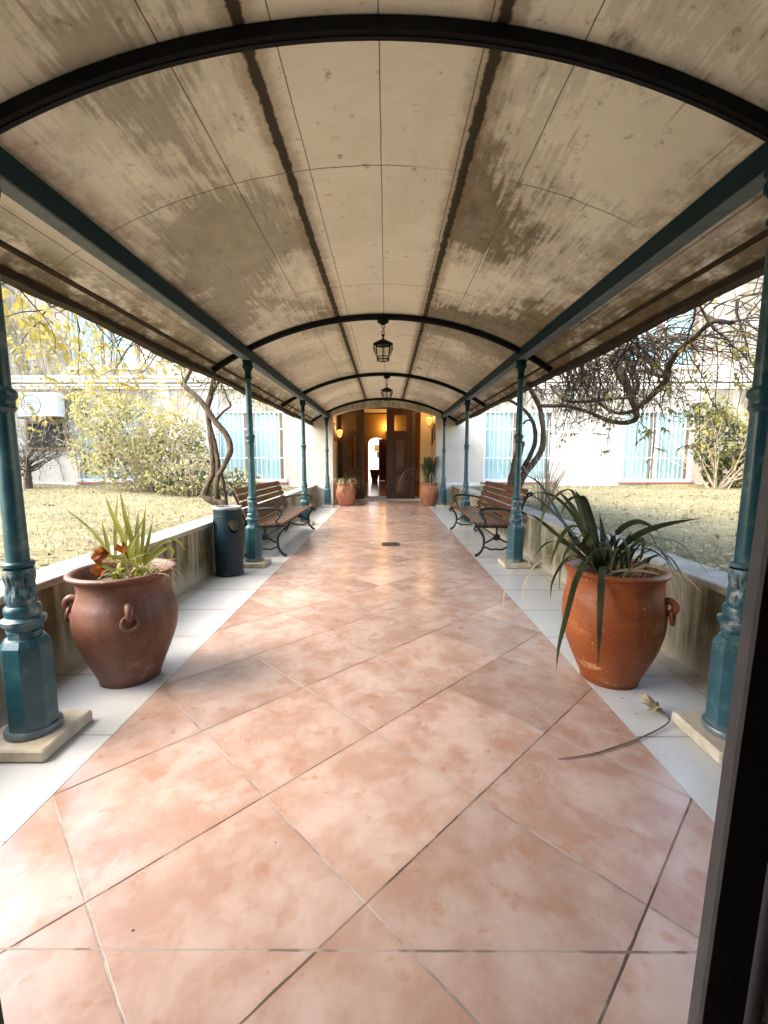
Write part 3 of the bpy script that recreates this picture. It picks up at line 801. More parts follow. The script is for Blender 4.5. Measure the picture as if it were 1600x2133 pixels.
# ------------------------------------------------------------------ pots
def make_pot(x, y, mat, label, prof, rin, handles, rimseg=56, hs=1.0):
    t_ = thing('clay_pot', (x, y, 0), label, 'pot', 'large clay pots')
    H = prof[-1][1]
    inner = [(rin, H), (rin - .012, H - .012), (rin - .03, H - .05), (rin - .045, H - .14), (.05, H - .145)]; HK = .82
    wob = lambda a, z: 1 + .008 * math.sin(2 * a + z * 5) + .005 * math.sin(5 * a + 1)
    b = MB(); P = [Vector((r, 0, z)) for r, z in prof]; sm = [(p.x, p.z) for p in catmull(P, 5)]
    b.lathe(sm + inner, rimseg, (x, y, 0.002), mod=wob); b.build('body', mat, t_, angle=50)
    b = MB(); b.lathe([(rin - .03, H - .10), (.2, H - .085), (.08, H - .075), (.005, H - .072)], 32, (x, y, 0), mod=lambda a, z: 1 + .03 * math.sin(7 * a)); b.build('soil', 'soil', t_)
    for (ang, z, rr) in handles:
        o = Vector((math.cos(ang), math.sin(ang), 0)); s_ = Vector((-o.y, o.x, 0)); c = Vector((x, y, 0)) + o * rr + Vector((0, 0, z))
        b = MB(); b.tube(catmull([c + Vector((0, 0, .045)) - o * .02, c + Vector((0, 0, .058)) + o * .018, c + Vector((0, 0, .03)) + o * .04, c + Vector((0, 0, -.005)) + o * .032, c + Vector((0, 0, -.025)) - o * .015], 5), [.020, .022, .021, .019, .018], 10)
        b.build('lug', mat, t_)
        b = MB(); nr = (o * .95 + Vector((0, 0, .15))).normalized(); b.torus(c + o * .028 + Vector((0, 0, -.036)), .040, .0105, nr, 28, 8); b.build('ring_handle', mat, t_)
    return t_
prof_near = [(r * 0.88, z) for r, z in [(.02, 0), (.178, 0), (.19, .012), (.225, .09), (.275, .20), (.315, .31), (.328, .40), (.315, .48), (.292, .54), (.282, .59), (.288, .63), (.315, .655), (.338, .668), (.342, .682), (.332, .692)]]
prof_near2 = [(r * 0.9, z) for r, z in [(.02, 0), (.170, 0), (.182, .012), (.225, .10), (.275, .21), (.308, .32), (.318, .42), (.312, .51), (.296, .58), (.292, .63), (.300, .665), (.316, .682), (.320, .695), (.308, .705)]]
PL, PR = Vector((-1.545, 2.62, 0)), Vector((1.455, 2.62, 0))
ang = math.atan2(-PL.y, .06 - PL.x)
make_pot(PL.x, PL.y, 'pot_brown', 'large brown clay pot with ring handle holding upright yellow green blades', prof_near, .274, [(ang + R(2), .475, .277), (ang - R(104), .475, .277)])
ang2 = math.atan2(-PR.y, .06 - PR.x)
make_pot(PR.x, PR.y, 'pot_orange', 'large glossy orange clay pot with long drooping strap leaves', prof_near2, .259, [(ang2 + R(76), .50, .281), (ang2 - R(125), .50, .281)])
prof_far = [(.02, 0), (.19, 0), (.20, .012), (.23, .09), (.265, .20), (.285, .32), (.283, .42), (.262, .52), (.25, .58), (.262, .63), (.288, .655), (.292, .675), (.282, .685)]
prof_far2 = [(.02, 0), (.16, 0), (.17, .012), (.205, .10), (.25, .21), (.282, .33), (.288, .42), (.265, .52), (.238, .58), (.245, .63), (.275, .66), (.282, .68), (.272, .69)]
make_pot(-1.155, 13.12, 'pot_far', 'pale orange clay pot at the left jamb holding drying grassy leaves', prof_far, .262, [(R(-100), .47, .27)])
make_pot(1.34, 13.10, 'pot_far', 'waisted orange clay pot at the right jamb holding dense dark leaves', prof_far2, .252, [(R(-60), .47, .28)])

# ------------------------------------------------------------------ plants in pots
def pv(pts, d, z=None):
    out = []
    for i, p in enumerate(pts):
        dd = d if not isinstance(d, (tuple, list)) else d[0] + (d[1] - d[0]) * i / (len(pts) - 1)
        out.append(at(p[0], p[1], dd))
    return out
S8 = 1 / 2.7586
def r8(*pts): return [(1020 + a * S8, 960 + c * S8) for a, c in pts]
pl = thing('strap_leaf_plant', (PR.x, PR.y, .6), 'strap leaved plant with long dark drooping leaves growing in the orange pot', 'plant')
def bl8(b, P, w, side=None, fold=.3): return b.blade(P, w * .72, side, fold)
b = MB(); X1 = Vector((1, 0, .05)); dp = 2.62
bl8(b, pv(r8((630, 640), (600, 575), (560, 570), (500, 680), (440, 900), (400, 1060), (382, 1205)), (2.62, 2.24)), .048, X1, .3)
bl8(b, pv(r8((650, 640), (655, 605), (650, 640), (640, 800), (632, 1000), (622, 1195)), (2.60, 2.26)), .058, X1, .3)
bl8(b, pv(r8((640, 620), (560, 520), (440, 360), (300, 230), (190, 165)), (2.62, 2.95)), .070, None, .3)
bl8(b, pv(r8((650, 620), (590, 470), (545, 280), (490, 165)), (2.62, 2.72)), .085, X1, .25)
bl8(b, pv(r8((600, 600), (560, 420), (490, 190), (430, 165), (370, 210), (310, 290), (288, 420), (298, 600)), (2.6, 2.45)), .040, None, .3)
bl8(b, pv(r8((620, 600), (500, 470), (400, 300), (300, 140), (210, 80), (150, 90)), (2.65, 3.1)), .046, None, .3)
bl8(b, pv(r8((640, 590), (560, 440), (470, 260), (380, 160)), (2.7, 2.9)), .055, X1, .3)
bl8(b, pv(r8((670, 600), (740, 520), (850, 430), (1000, 370), (1220, 328)), (2.60, 2.45)), .064, Vector((.2, -.3, 1)), .25)
bl8(b, pv(r8((660, 600), (700, 470), (760, 390), (840, 350), (910, 365), (985, 420)), (2.65, 2.6)), .048, Vector((.5, 0, .8)), .3)
bl8(b, pv(r8((640, 600), (650, 480), (645, 400), (632, 306)), (2.7, 2.78)), .052, X1, .35)
bl8(b, pv(r8((650, 600), (700, 560), (760, 480), (825, 398)), (2.6, 2.55)), .040, Vector((.7, 0, .7)), .3)
bl8(b, pv(r8((640, 620), (600, 500), (640, 462), (690, 500), (702, 620)), (2.62, 2.40)), .050, X1, .3)
bl8(b, pv(r8((630, 600), (570, 430), (480, 365), (400, 450), (345, 605)), (2.6, 2.3)), .050, None, .3)
bl8(b, pv(r8((600, 600), (540, 420), (510, 370), (430, 400)), (2.6, 2.5)), .035, None, .3)
bl8(b, pv(r8((650, 600), (560, 500), (540, 470), (575, 410), (620, 420)), (2.6, 2.4)), .046, X1, .3)
bl8(b, pv(r8((600, 620), (560, 560), (420, 590), (400, 750)), (2.5, 2.35)), .022, None, .2)
bl8(b, pv(r8((830, 620), (870, 590), (940, 550), (1010, 528)), (2.6, 2.5)), .022, Vector((.3, 0, 1)), .2)
bl8(b, pv(r8((700, 600), (790, 520), (880, 450), (868, 560), (830, 620)), (2.7, 2.6)), .03, Vector((.5, 0, .8)), .2)
for q in range(34):
    a = rng.uniform(0, 6.28); L = rng.uniform(.16, .46); c = PR + Vector((rng.uniform(-.1, .1), rng.uniform(-.1, .1), .62))
    o = Vector((math.cos(a), math.sin(a), 0)); b.blade([c, c + o * L * .25 + Vector((0, 0, L * .6)), c + o * L * .7 + Vector((0, 0, L * .7)), c + o * L * 1.1 + Vector((0, 0, L * .3))], rng.uniform(.012, .030))
for pts, dd, w_ in [(((630, 620), (560, 470), (470, 300), (360, 200), (250, 190), (180, 260)), (2.62, 2.8), .030), (((600, 620), (520, 540), (430, 470), (330, 470), (250, 560)), (2.58, 2.4), .026), (((640, 610), (610, 420), (560, 250), (520, 200), (450, 230), (400, 330)), (2.66, 2.5), .036),
                    (((620, 620), (500, 520), (380, 420), (270, 330), (200, 300)), (2.7, 2.95), .040), (((600, 620), (530, 560), (470, 545), (410, 600), (360, 700), (350, 800)), (2.5, 2.3), .024), (((690, 610), (760, 540), (860, 500), (950, 520), (1020, 580)), (2.62, 2.5), .026), (((600, 610), (540, 500), (500, 470), (440, 520), (415, 600)), (2.55, 2.4), .034)]:
    bl8(b, pv(r8(*pts), dd), w_, X1)
b.build('green_leaves', 'blade', pl)
b = MB()
bl8(b, pv(r8((600, 610), (480, 550), (360, 538), (250, 610), (195, 720), (200, 820), (238, 900)), (2.5, 2.3)), .018, None, .2)
bl8(b, pv(r8((580, 600), (420, 480), (300, 440), (170, 460)), (2.6, 2.9)), .020, None, .2)
bl8(b, pv(r8((500, 620), (300, 590), (140, 640), (85, 750), (85, 850), (112, 935)), (2.5, 2.35)), .014, None, .2)
bl8(b, pv(r8((800, 640), (900, 600), (1010, 625), (1130, 670), (1222, 765)), (2.5, 2.35)), .026, Vector((.4, 0, .9)), .2)
bl8(b, pv(r8((850, 625), (960, 600), (1060, 620), (1110, 740), (1095, 860), (1050, 925)), (2.55, 2.45)), .014, None, .2)
bl8(b, pv(r8((700, 640), (800, 628), (920, 640), (1000, 660)), (2.42, 2.36)), .030, Vector((0, -.5, 1)), .2)
for q in range(7):
    a = rng.uniform(-.5, .9); L = rng.uniform(.25, .4); c = PR + Vector((rng.uniform(-.15, .15), rng.uniform(-.15, .05), .63))
    o = Vector((math.cos(a), math.sin(a), 0)); b.blade([c, c + o * L * .5 + Vector((0, 0, L * .35)), c + o * L * .9 + Vector((0, 0, L * .1)), c + o * L * 1.05 + Vector((0, 0, -L * .7))], .013, None, .2)
b.build('dry_leaves', 'blade_dry', pl)

S7 = 1 / 3.3333
def r7(*pts): return [(a * S7, 980 + c * S7) for a, c in pts]
pl = thing('sword_leaf_plant', (PL.x, PL.y, .6), 'sword leaved plant with short upright yellow green blades growing in the brown pot', 'plant')
b = MB()
for pts, w, d in [(((770, 640), (745, 500), (705, 345)), .036, 2.65), (((805, 640), (803, 420), (818, 160)), .032, 2.7), (((905, 640), (850, 450), (780, 300), (728, 170)), .040, 2.62),
                  (((945, 600), (900, 420), (868, 300), (830, 120)), .044, 2.66), (((965, 640), (955, 450), (960, 285)), .042, 2.6), (((985, 640), (995, 450), (1012, 240)), .034, 2.7), (((1000, 640), (1030, 500), (1060, 350)), .032, 2.62),
                  (((915, 640), (940, 470), (1000, 325)), .03, 2.6), (((870, 640), (880, 450), (900, 250)), .022, 2.75), (((1010, 650), (1060, 560), (1150, 490), (1230, 485), (1300, 570)), .028, 2.66)]:
    b.blade(pv(r7(*pts), d), w * .74, X1, .25, base=.8)
b.build('upright_leaves', 'blade_yel', pl)
b = MB()
for pts, w, d in [(((770, 620), (700, 490), (600, 380), (455, 268)), .026, 2.6), (((930, 640), (900, 560), (930, 480), (975, 410)), .036, 2.56), (((860, 640), (870, 520), (868, 380)), .022, 2.7), (((1000, 660), (1080, 590), (1150, 540), (1200, 560), (1180, 640)), .034, 2.6),
                  (((880, 700), (860, 620), (760, 590), (640, 535)), .03, 2.55), (((800, 700), (720, 660), (620, 600)), .03, 2.5), (((980, 690), (900, 620), (1000, 580), (1130, 590)), .026, 2.5)]:
    b.blade(pv(r7(*pts), d), w * .74, X1, .3, base=.8)
for q in range(22):
    a = rng.uniform(0, 6.28); L = rng.uniform(.09, .2); c = PL + Vector((rng.uniform(-.1, .2), rng.uniform(-.15, .12), .60))
    o = Vector((math.cos(a), math.sin(a), 0)); b.blade([c, c + o * L * .3 + Vector((0, 0, L * .7)), c + o * L * .9 + Vector((0, 0, L * .55))], rng.uniform(.02, .035))
b.build('short_leaves', 'blade_yel', pl)
b = MB()
for q in range(12):
    a = rng.uniform(-.5, 1.3); L = rng.uniform(.14, .3); c = PL + Vector((rng.uniform(.0, .2), rng.uniform(-.2, .05), .62))
    o = Vector((math.cos(a), math.sin(a), 0)); b.blade([c, c + o * L * .4 + Vector((0, 0, L * .4)), c + o * L * .9 + Vector((0, 0, L * .3)), c + o * L * 1.1 + Vector((0, 0, -L * .2))], .012, None, .2)
b.build('dry_leaves', 'blade_dry', pl)
for nm, px_, py_, L, lab in ((0, 690, 590, .085, 'crumpled orange dead leaf at the left inside the brown pot rim'), (1, 690, 690, .07, 'lower orange dead leaf against the front inside of the brown pot'), (2, 850, 545, .065, 'orange dead leaf standing behind the blades in the brown pot')):
    c = at(px_ * S7, 980 + py_ * S7, 2.5 + .12 * (nm == 2)); b = MB()
    N = 7; vs = []
    for i in range(N):
        for j in range(N):
            p, q = (i / (N - 1) - .5) * 2, (j / (N - 1) - .5) * 2
            w_ = math.sqrt(max(.02, 1 - q * q * .9)) * (1 - .25 * max(0, q))
            vs.append(c + Vector((p * w_ * L * .55, .018 * math.sin(3 * p + nm) + .02 * p * q + .02 * math.sin(4 * q), q * L * .5 + .012 * math.sin(5 * p))))
    b.add(vs, [(i * N + j, i * N + j + 1, (i + 1) * N + j + 1, (i + 1) * N + j) for i in range(N - 1) for j in range(N - 1)])
    tag(b.build('dead_leaf', 'orange_leaf'), lab, 'leaf', 'fallen leaves')

def tuft(c, n, Lr, wr, spread, mat, name, label, droop=.3, seed=1, extra=None):
    r_ = random.Random(seed); t_ = thing(name, c, label, 'plant'); b = MB()
    for q in range(n):
        a = r_.uniform(0, 6.28); L = r_.uniform(*Lr); s_ = r_.uniform(.1, 1) * spread
        o = Vector((math.cos(a), math.sin(a), 0)); p = Vector(c) + o * r_.uniform(0, .14)
        b.blade([p, p + o * L * s_ * .3 + Vector((0, 0, L * .55)), p + o * L * s_ * .8 + Vector((0, 0, L * (.95 - droop * s_))), p + o * L * s_ * 1.3 + Vector((0, 0, L * (1.05 - 2.2 * droop * s_)))], r_.uniform(*wr))
    b.build('leaves', mat, t_)
    if extra:
        b = MB()
        for q in range(extra):
            a = r_.uniform(0, 6.28); L = r_.uniform(*Lr); o = Vector((math.cos(a), math.sin(a), 0)); p = Vector(c) + o * r_.uniform(0, .15)
            b.blade([p, p + o * L * .5 + Vector((0, 0, L * .5)), p + o * L * 1.0 + Vector((0, 0, L * .35)), p + o * L * 1.25 + Vector((0, 0, -L * .4))], .016)
        b.build('dry_leaves', 'blade_dry', t_)
tuft((1.34, 13.10, .62), 110, (.5, .95), (.022, .045), .5, 'blade', 'sword_leaf_plant', 'dense tuft of dark upright leaves in the waisted far pot', .25, 3, 12)
tuft((-1.155, 13.12, .62), 18, (.2, .4), (.02, .035), .9, 'blade', 'grassy_plant', 'sparse tuft of drying grassy leaves in the far left pot', .35, 5, 40)
# dark leafy plant indoors, seen behind the dry tuft
# ------------------------------------------------------------------ little things on the floor
def flat_leaf(c, L, W, rot, mat, name, lab, n=1, cat='leaf', grp='fallen leaves'):
    r_ = random.Random(int(L * 1e4) + n); b = MB()
    for q in range(n):
        a = rot + r_.uniform(-1.5, 1.5) * (n > 1); o = Vector((math.cos(a), math.sin(a), r_.uniform(-.1, .25) * (n > 1)))
        p = Vector(c) + Vector((r_.uniform(-1, 1) * L * .4 * (n > 1), r_.uniform(-1, 1) * L * .25 * (n > 1), .006 + .006 * q * (n > 1)))
        b.leaf(p - o * L / 2, o, (r_.uniform(-.5, .5) * (n > 1), r_.uniform(-.5, .5) * (n > 1), 1), L * r_.uniform(.6, 1), W * r_.uniform(.6, 1), .15 + .3 * (n > 1))
    tag(b.build(name, mat), lab, cat, grp)
flat_leaf((1.50, 2.215, .020), .11, .06, .3, 'blade_dry', 'dead_leaf', 'crumpled pale dry leaf cluster on white tiles before the orange pot', 9)
flat_leaf((1.22, 2.06, .006), .030, .012, .2, 'pot_brown', 'dead_leaf', 'tiny red brown leaf on the terracotta right of centre')
flat_leaf((1.39, 2.20, .006), .026, .008, 2.4, 'soil', 'dead_leaf', 'tiny dark leaf scrap left of the pale leaf cluster')
flat_leaf((1.66, 2.17, .006), .026, .008, 2.7, 'soil', 'dead_leaf', 'tiny dark leaf scrap right of the pale leaf cluster')
flat_leaf((1.405, 2.355, .006), .03, .014, .1, 'pot_brown', 'dead_leaf', 'small brown leaf touching the foot of the orange pot')
flat_leaf((-.33, 1.40, .006), .022, .006, 2.7, 'soil', 'dead_leaf', 'tiny black twig scrap on tiles left of centre')
flat_leaf((-.66, 1.105, .007), .018, .011, .3, 'soil', 'dead_leaf', 'small dark crumb on the left tile near the bottom joint')
flat_leaf((-.99, 2.03, .006), .014, .008, .3, 'soil', 'dead_leaf', 'small dark crumb on the terracotta below the brown pot')
b = MB(); b.blade([(.84, 1.85, .006), (1.0, 1.88, .007), (1.16, 1.94, .008), (1.34, 2.02, .010), (1.50, 2.11, .016), (1.545, 2.18, .02), (1.545, 2.24, .012)], .009, (0, 1, 0), .1)
tag(b.build('fallen_leaf', 'twig'), 'long thin dry blade lying from the terracotta onto white tiles', 'leaf', 'fallen leaves')
dr = thing('floor_drain', (.13, 6.98, 0), 'small square floor drain grate set in the walkway', 'drain')
b = MB(); 
for q in range(7): b.box(.022 + q * .032, .036 + q * .032, 6.87, 7.09, .004, .008)
b.box(.02, .24, 6.97, 6.99, .0036, .0056); b.build('grate', 'grate', dr, smooth=False)
b = MB()
for (x0, x1, y0, y1) in ((-.01, .27, 6.84, 6.868), (-.01, .27, 7.092, 7.12), (-.01, .018, 6.868, 7.092), (.242, .27, 6.868, 7.092)): b.box(x0, x1, y0, y1, .003, .009)
b.build('rim', 'grate', dr, smooth=False)
b = MB(); b.box(.018, .242, 6.868, 7.092, .002, .0035); b.build('pit_shade_plate', 'jamb_dark', dr, smooth=False)  # thin dark plate, painted shade for the hollow under the grate

# ------------------------------------------------------------------ far building
FA = thing('courtyard_building', (0, YF, 0), 'pale plastered building across the end with barred windows and arched doorway', 'building')
HW, SP, AP = 1.54, 2.66, 2.93         # opening half width, springing, apex
wins = []
for s_ in (-1, 1):
    for (a0, a1) in ((2.95, 5.02), (7.06, 9.15)):
        x0, x1 = sorted((s_ * a0, s_ * a1)); wins.append((x0, x1, .70, 2.81)); wins.append((x0, x1, 4.05, 6.0))
XS = sorted({-14.5, -HW, HW, 14.5} | {w[0] for w in wins} | {w[1] for w in wins})
b = MB(); ZT, YB_ = 7.4, YF + .35
for i in range(len(XS) - 1):
    x0, x1 = XS[i], XS[i + 1]; ww = [w for w in wins if abs(w[0] - x0) < .01 and abs(w[1] - x1) < .01]
    if x0 == -HW:
        n = 24; rad = (HW ** 2 + (AP - SP) ** 2) / (2 * (AP - SP))
        arc = [(-HW + 2 * HW * k / n, AP - rad + math.sqrt(rad ** 2 - (-HW + 2 * HW * k / n) ** 2)) for k in range(n + 1)]
        b.prism([(-HW, ZT)] + arc + [(HW, ZT)], 'y', YF, YB_)
    elif ww:
        ww = sorted(ww, key=lambda w: w[2]); z = -.05
        for w in ww: b.box(x0, x1, YF, YB_, z, w[2]); z = w[3]
        b.box(x0, x1, YF, YB_, z, ZT)
    else: b.box(x0, x1, YF, YB_, -.05, ZT)
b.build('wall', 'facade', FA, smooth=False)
b = MB()
for z0, z1, d in ((3.42, 3.50, .05), (3.50, 3.56, .09), (3.60, 3.72, .13), (3.72, 3.78, .17)): b.box(-14.4, 14.4, YF - d, YF - .002, z0, z1)
build_split(b, 'cornice_moulding', 'cornice', FA, False)
b = MB(); b.box(-14.4, -1.7, YF - .03, YF - .002, .5, .72 - .04); b.box(1.7, 14.4, YF - .03, YF - .002, .5, .72 - .04)
build_split(b, 'base_course', 'cornice', FA, False)
def window(x0, x1, z0, z1, low):
    w = MB(); f = .07; y0, y1 = YF + .06, YF + .13
    w.box(x0, x0 + f, y0, y1, z0, z1); w.box(x1 - f, x1, y0, y1, z0, z1); w.box(x0 + f, x1 - f, y0, y1, z0, z0 + f); w.box(x0 + f, x1 - f, y0, y1, z1 - f, z1)
    cx = (x0 + x1) / 2; w.box(cx - .05, cx + .05, y0 - .01, y1 + .01, z0 + f, z1 - f)
    fr = w.build('window', 'win_frame', FA, smooth=False)
    p = MB(); p.box(x0 + f, cx - .05, y0 + .03, y0 + .036, z0 + f, z1 - f); p.box(cx + .05, x1 - f, y0 + .03, y0 + .036, z0 + f, z1 - f); build_split(p, 'pane', 'glass', fr, False)
    s_ = MB(); s_.box(cx - .19, cx - .10, y0 + .0, y0 + .025, z0 + f, z1 - f); s_.box(x1 - f - .10, x1 - f - .01, y0, y0 + .025, z0 + f, z1 - f)
    build_split(s_, 'sash', 'mullion', fr, False)
    c = MB(); N = 120; vs = []
    for i in range(N + 1):
        x = x0 + (x1 - x0) * i / N; y = y1 + .03 + .006 * math.sin(i * .9 + math.sin(i * .23) * 1.5)
        vs += [(x, y, z0), (x, y, z1)]
    c.add(vs, [(2 * i, 2 * i + 2, 2 * i + 3, 2 * i + 1) for i in range(N)]); c.build('curtain', 'curtain', fr)
    if low:
        g = MB(); n = 15
        for i in range(n + 1):
            x = x0 + .03 + (x1 - x0 - .06) * i / n; g.tube([(x, YF - .05, z0 + .02), (x, YF - .05, z1 + .03)], .0085, 6)
        for z in (z0 + .08, z0 + .72, z1 - .55, z1 - .04): g.box(x0 - .03, x1 + .03, YF - .056, YF - .044, z - .014, z + .014)
        for x in (x0 + .0, x1 - .0):
            for z in (z0 + .08, z1 - .04): g.box(x - .012, x + .012, YF - .05, YF + .02, z - .01, z + .01)
        g.build('grille', 'bars', fr, smooth=False)
        q = MB(); q.bevbox(x0 - .08, x1 + .08, YF - .09, YF + .10, z0 - .05, z0 - .003, .008); q.build('sill', 'terracotta_sill', fr, smooth=False)
    else:
        q = MB(); q.bevbox(x0 - .08, x1 + .08, YF - .08, YF + .10, z0 - .08, z0 - .003, .008); q.build('sill', 'cornice', fr, smooth=False)
for w in wins: window(*w, w[2] < 2)
# vestibule reveal, hall and court behind
VW = 1.56
b = MB(); b.box(-VW - .2, -VW, YB_ + .002, YD + .3, -.02, 3.6); b.box(VW, VW + .2, YB_ + .002, YD + .3, -.02, 3.6); b.box(-VW, VW, YB_ + .002, YD + .3, 3.45, 3.6)
b.box(1.20, VW - .002, YD - .05, YD + .29, -.01, 3.449); build_split(b, 'vestibule_wall', 'reveal', FA, False)
HB = 27.0
b = MB(); z1 = 4.6
b.box(-5.2, -5, YD + .31, HB, -.02, z1); b.box(5, 5.2, YD + .31, HB, -.02, z1); b.box(-5, -VW - .2, YD + .1, YD + .30, -.02, z1); b.box(VW + .2, 5, YD + .1, YD + .30, -.02, z1)
b.box(-VW - .2, VW + .2, YD + .31, YD + .45, 3.46, z1)
ax0, ax1, asp, aap = -1.05, -.02, 2.40, 2.72
n = 16; arc = [(ax0 + (ax1 - ax0) * k / n, asp + (aap - asp) * math.sqrt(max(0, 1 - (2 * k / n - 1) ** 2))) for k in range(n + 1)]
b.box(-5.2, ax0, HB, HB + .4, -.02, z1); b.box(ax1, 5.2, HB, HB + .4, -.02, z1); b.prism([(ax0, z1)] + arc + [(ax1, z1)], 'y', HB, HB + .4)
build_split(b, 'hall_wall', 'hall_wall', FA, False)
b = MB(); b.box(-5.2, 5.2, YB_, HB + .4, z1 + .002, z1 + .2); b.build('hall_ceiling', 'reveal', FA, smooth=False)
# a lower beam across the hall
b = MB(); b.box(-5, 5, 19.0, 19.5, 3.35, z1 - .004); b.build('hall_beam', 'reveal', FA, smooth=False)
# timber screen: posts, head, leaves
b = MB()
for (x0, x1) in ((-.88, -.68), (.90, 1.02)): b.bevbox(x0, x1, YD - .08, YD + .08, .0, 3.05, .01)
b.bevbox(-1.10, 1.18, YD - .10, YD + .10, 3.052, 3.30, .01)
b.bevbox(-VW + .002, -1.42, YD - .06, YD + .06, .0, 3.05, .01)
build_split(b, 'door_post', 'door_edge', FA, False)
b = MB(); b.box(-VW + .003, VW - .003, YD - .098, YD + .3, .0, .05); b.box(-VW - .2, VW + .2, YD + .3, YD + .4, -.02, .098); build_split(b, 'threshold', 'white_wall', FA, False)
tag(MB().add([(-5, YD + .4, .1), (5, YD + .4, .1), (5, HB + .4, .1), (-5, HB + .4, .1)], [(0, 1, 2, 3)]).build('hall_floor', 'hall_floor', smooth=False), 'polished orange brown floor inside the hall', None, None, 'structure')
def door_leaf(hinge, ang, W, flip):
    """leaf in its own plane, built straight into world coordinates"""
    ca, sa = math.cos(ang), math.sin(ang)
    def Wp(p, q, z): return Vector((hinge[0] + p * ca - q * sa, hinge[1] + p * sa + q * ca, z))
    def bx(mb, p0, p1, q0, q1, z0, z1):
        vs = [Wp(p, q, z) for z in (z0, z1) for (p, q) in ((p0, q0), (p1, q0), (p1, q1), (p0, q1))]
        mb.add(vs, [(0, 3, 2, 1), (4, 5, 6, 7), (0, 1, 5, 4), (1, 2, 6, 5), (2, 3, 7, 6), (3, 0, 4, 7)])
    a0, a1, zw0, zw1 = .20 * W, .68 * W, 2.32, 2.84
    m_ = MB(); T = .028
    bx(m_, 0, a0, -T, T, .06, 3.04); bx(m_, a1, W, -T, T, .06, 3.04); bx(m_, a0, a1, -T, T, zw1, 3.04); bx(m_, a0, a1, -T, T, 2.10, zw0)
    bx(m_, a0, a1, -T, T, .90, 1.06); bx(m_, a0, a1, -T, T, .06, .24)
    if flip: bx(m_, (a0 + a1) / 2 - .03, (a0 + a1) / 2 + .03, -T + .004, T - .004, 1.06, 2.10)
    else: bx(m_, a0, a1, -.004, .004, 1.06, 2.10)
    bx(m_, a0, a1, -.004, .004, .24, .90)
    leaf = m_.build('door_leaf', 'door', FA, smooth=False)
    m_ = MB()
    for (z0, z1) in (((.30, .84),) if flip else ((.30, .84), (1.14, 2.02))): bx(m_, a0 + .055, a1 - .055, -T + .004, T - .004, z0, z1)
    build_split(m_, 'raised_panel', 'door_panel', leaf, False)
    m_ = MB(); bx(m_, a0 - .01, a1 + .01, -.004, .004, zw0 - .01, zw1 + .01)
    if flip: bx(m_, a0 - .01, a1 + .01, -.003, .003, 1.05, 2.11)
    build_split(m_, 'pane', 'glass', leaf, False)
    m_ = MB(); c = Wp(W - .05, -T - .03, 1.35); m_.sphere(c, .028, 12, 8); m_.tube([Wp(W - .05, -T, 1.35), c], .012, 8); m_.build('handle', 'brass', leaf)
door_leaf((.895, YD), math.pi, .83, False)
door_leaf((-.80, YD - .09), R(228), .82, True)
# white court wall beyond
cw = thing('court_wall', (0, HB + 5, 0), 'sunlit white wall seen through the hall arch', 'wall')
b = MB(); b.box(-6, 6, HB + 5, HB + 5.2, -.05, 4.2); b.build('wall_face', 'white_wall', cw, smooth=False)
b = MB(); b.box(-6, 6, HB + 4.95, HB + 5.25, 4.2, 4.28); b.build('coping', 'cap', cw, smooth=False)
b = MB(); b.box(-6, 6, HB + .4, HB + 5, -.04, .095); tag(b.build('court_paving', 'white_tile', smooth=False), 'pale paving of the small court beyond the hall', None, None, 'structure')
rd = thing('inner_door', (-.2, HB - .1, .1), 'red brown timber door folded back beside the hall arch', 'door')
b = MB(); b.bevbox(-.40, .42, HB - .12, HB - .06, .105, 2.62, .006); b.build('leaf', 'red_door', rd, smooth=False)
b = MB()
for (z0, z1) in ((.3, 1.1), (1.25, 2.45)): b.bevbox(-.30, .32, HB - .135, HB - .118, z0, z1, .006)
build_split(b, 'panel', 'red_door', rd, False)
p_ = MB(); t_ = thing('clay_pot', (-.62, HB - 1.2, .1), 'small dark clay pot standing far inside the hall', 'pot', 'large clay pots')
p_.lathe([(.16, .1), (.2, .3), (.25, .55), (.29, .75), (.30, .80), (.27, .80), (.25, .7), (.02, .69)], 32, (-.62, HB - 1.2, 0)); p_.build('body', 'pot_brown', t_)
pr = thing('wall_poster', (-.6, HB + 4.99, 1.6), 'small brown and ochre notices on the white court wall', 'notice')
b = MB(); b.box(-.80, -.42, HB + 4.96, HB + 4.995, 2.02, 2.42); b.build('upper_sheet', 'brass', pr, smooth=False)
b = MB(); b.box(-.62, -.40, HB + 4.96, HB + 4.995, 1.55, 1.95); b.build('lower_sheet', 'frame_dark', pr, smooth=False)
# console table and dark plant inside
def sconce(c, nrm, label, grp='wall lamps by the door'):
    t_ = thing('wall_lamp', c, label, 'lamp', grp); c = Vector(c); nrm = Vector(nrm)
    b = MB(); b.obox(c + nrm * .015, Vector((abs(nrm.y), abs(nrm.x), 0)) * .05, nrm * .013, Vector((0, 0, .09))); b.tube(catmull([c + nrm * .02, c + nrm * .09 + Vector((0, 0, -.05)), c + nrm * .14 + Vector((0, 0, .0)), c + nrm * .14 + Vector((0, 0, .05))], 5), .010, 8); b.build('bracket', 'brass', t_)
    b = MB(); p = c + nrm * .14; b.lathe([(.035, .04), (.06, .07), (.085, .14), (.10, .22), (.085, .26), (.03, .28)], 20, p); o = b.build('lamp_shade', 'lamp_on', t_)
    return t_
sconce((VW - .004, 14.15, 2.42), (-1, 0, 0), 'lit wall lamp glowing high on the right vestibule wall')
sconce((-VW + .004, 14.05, 2.02), (1, 0, 0), 'lit wall lamp low on the left vestibule wall by the picture')
sconce((.12, HB - .005, 2.95), (0, -1, 0), 'lit wall lamp above the red inner door in the hall')
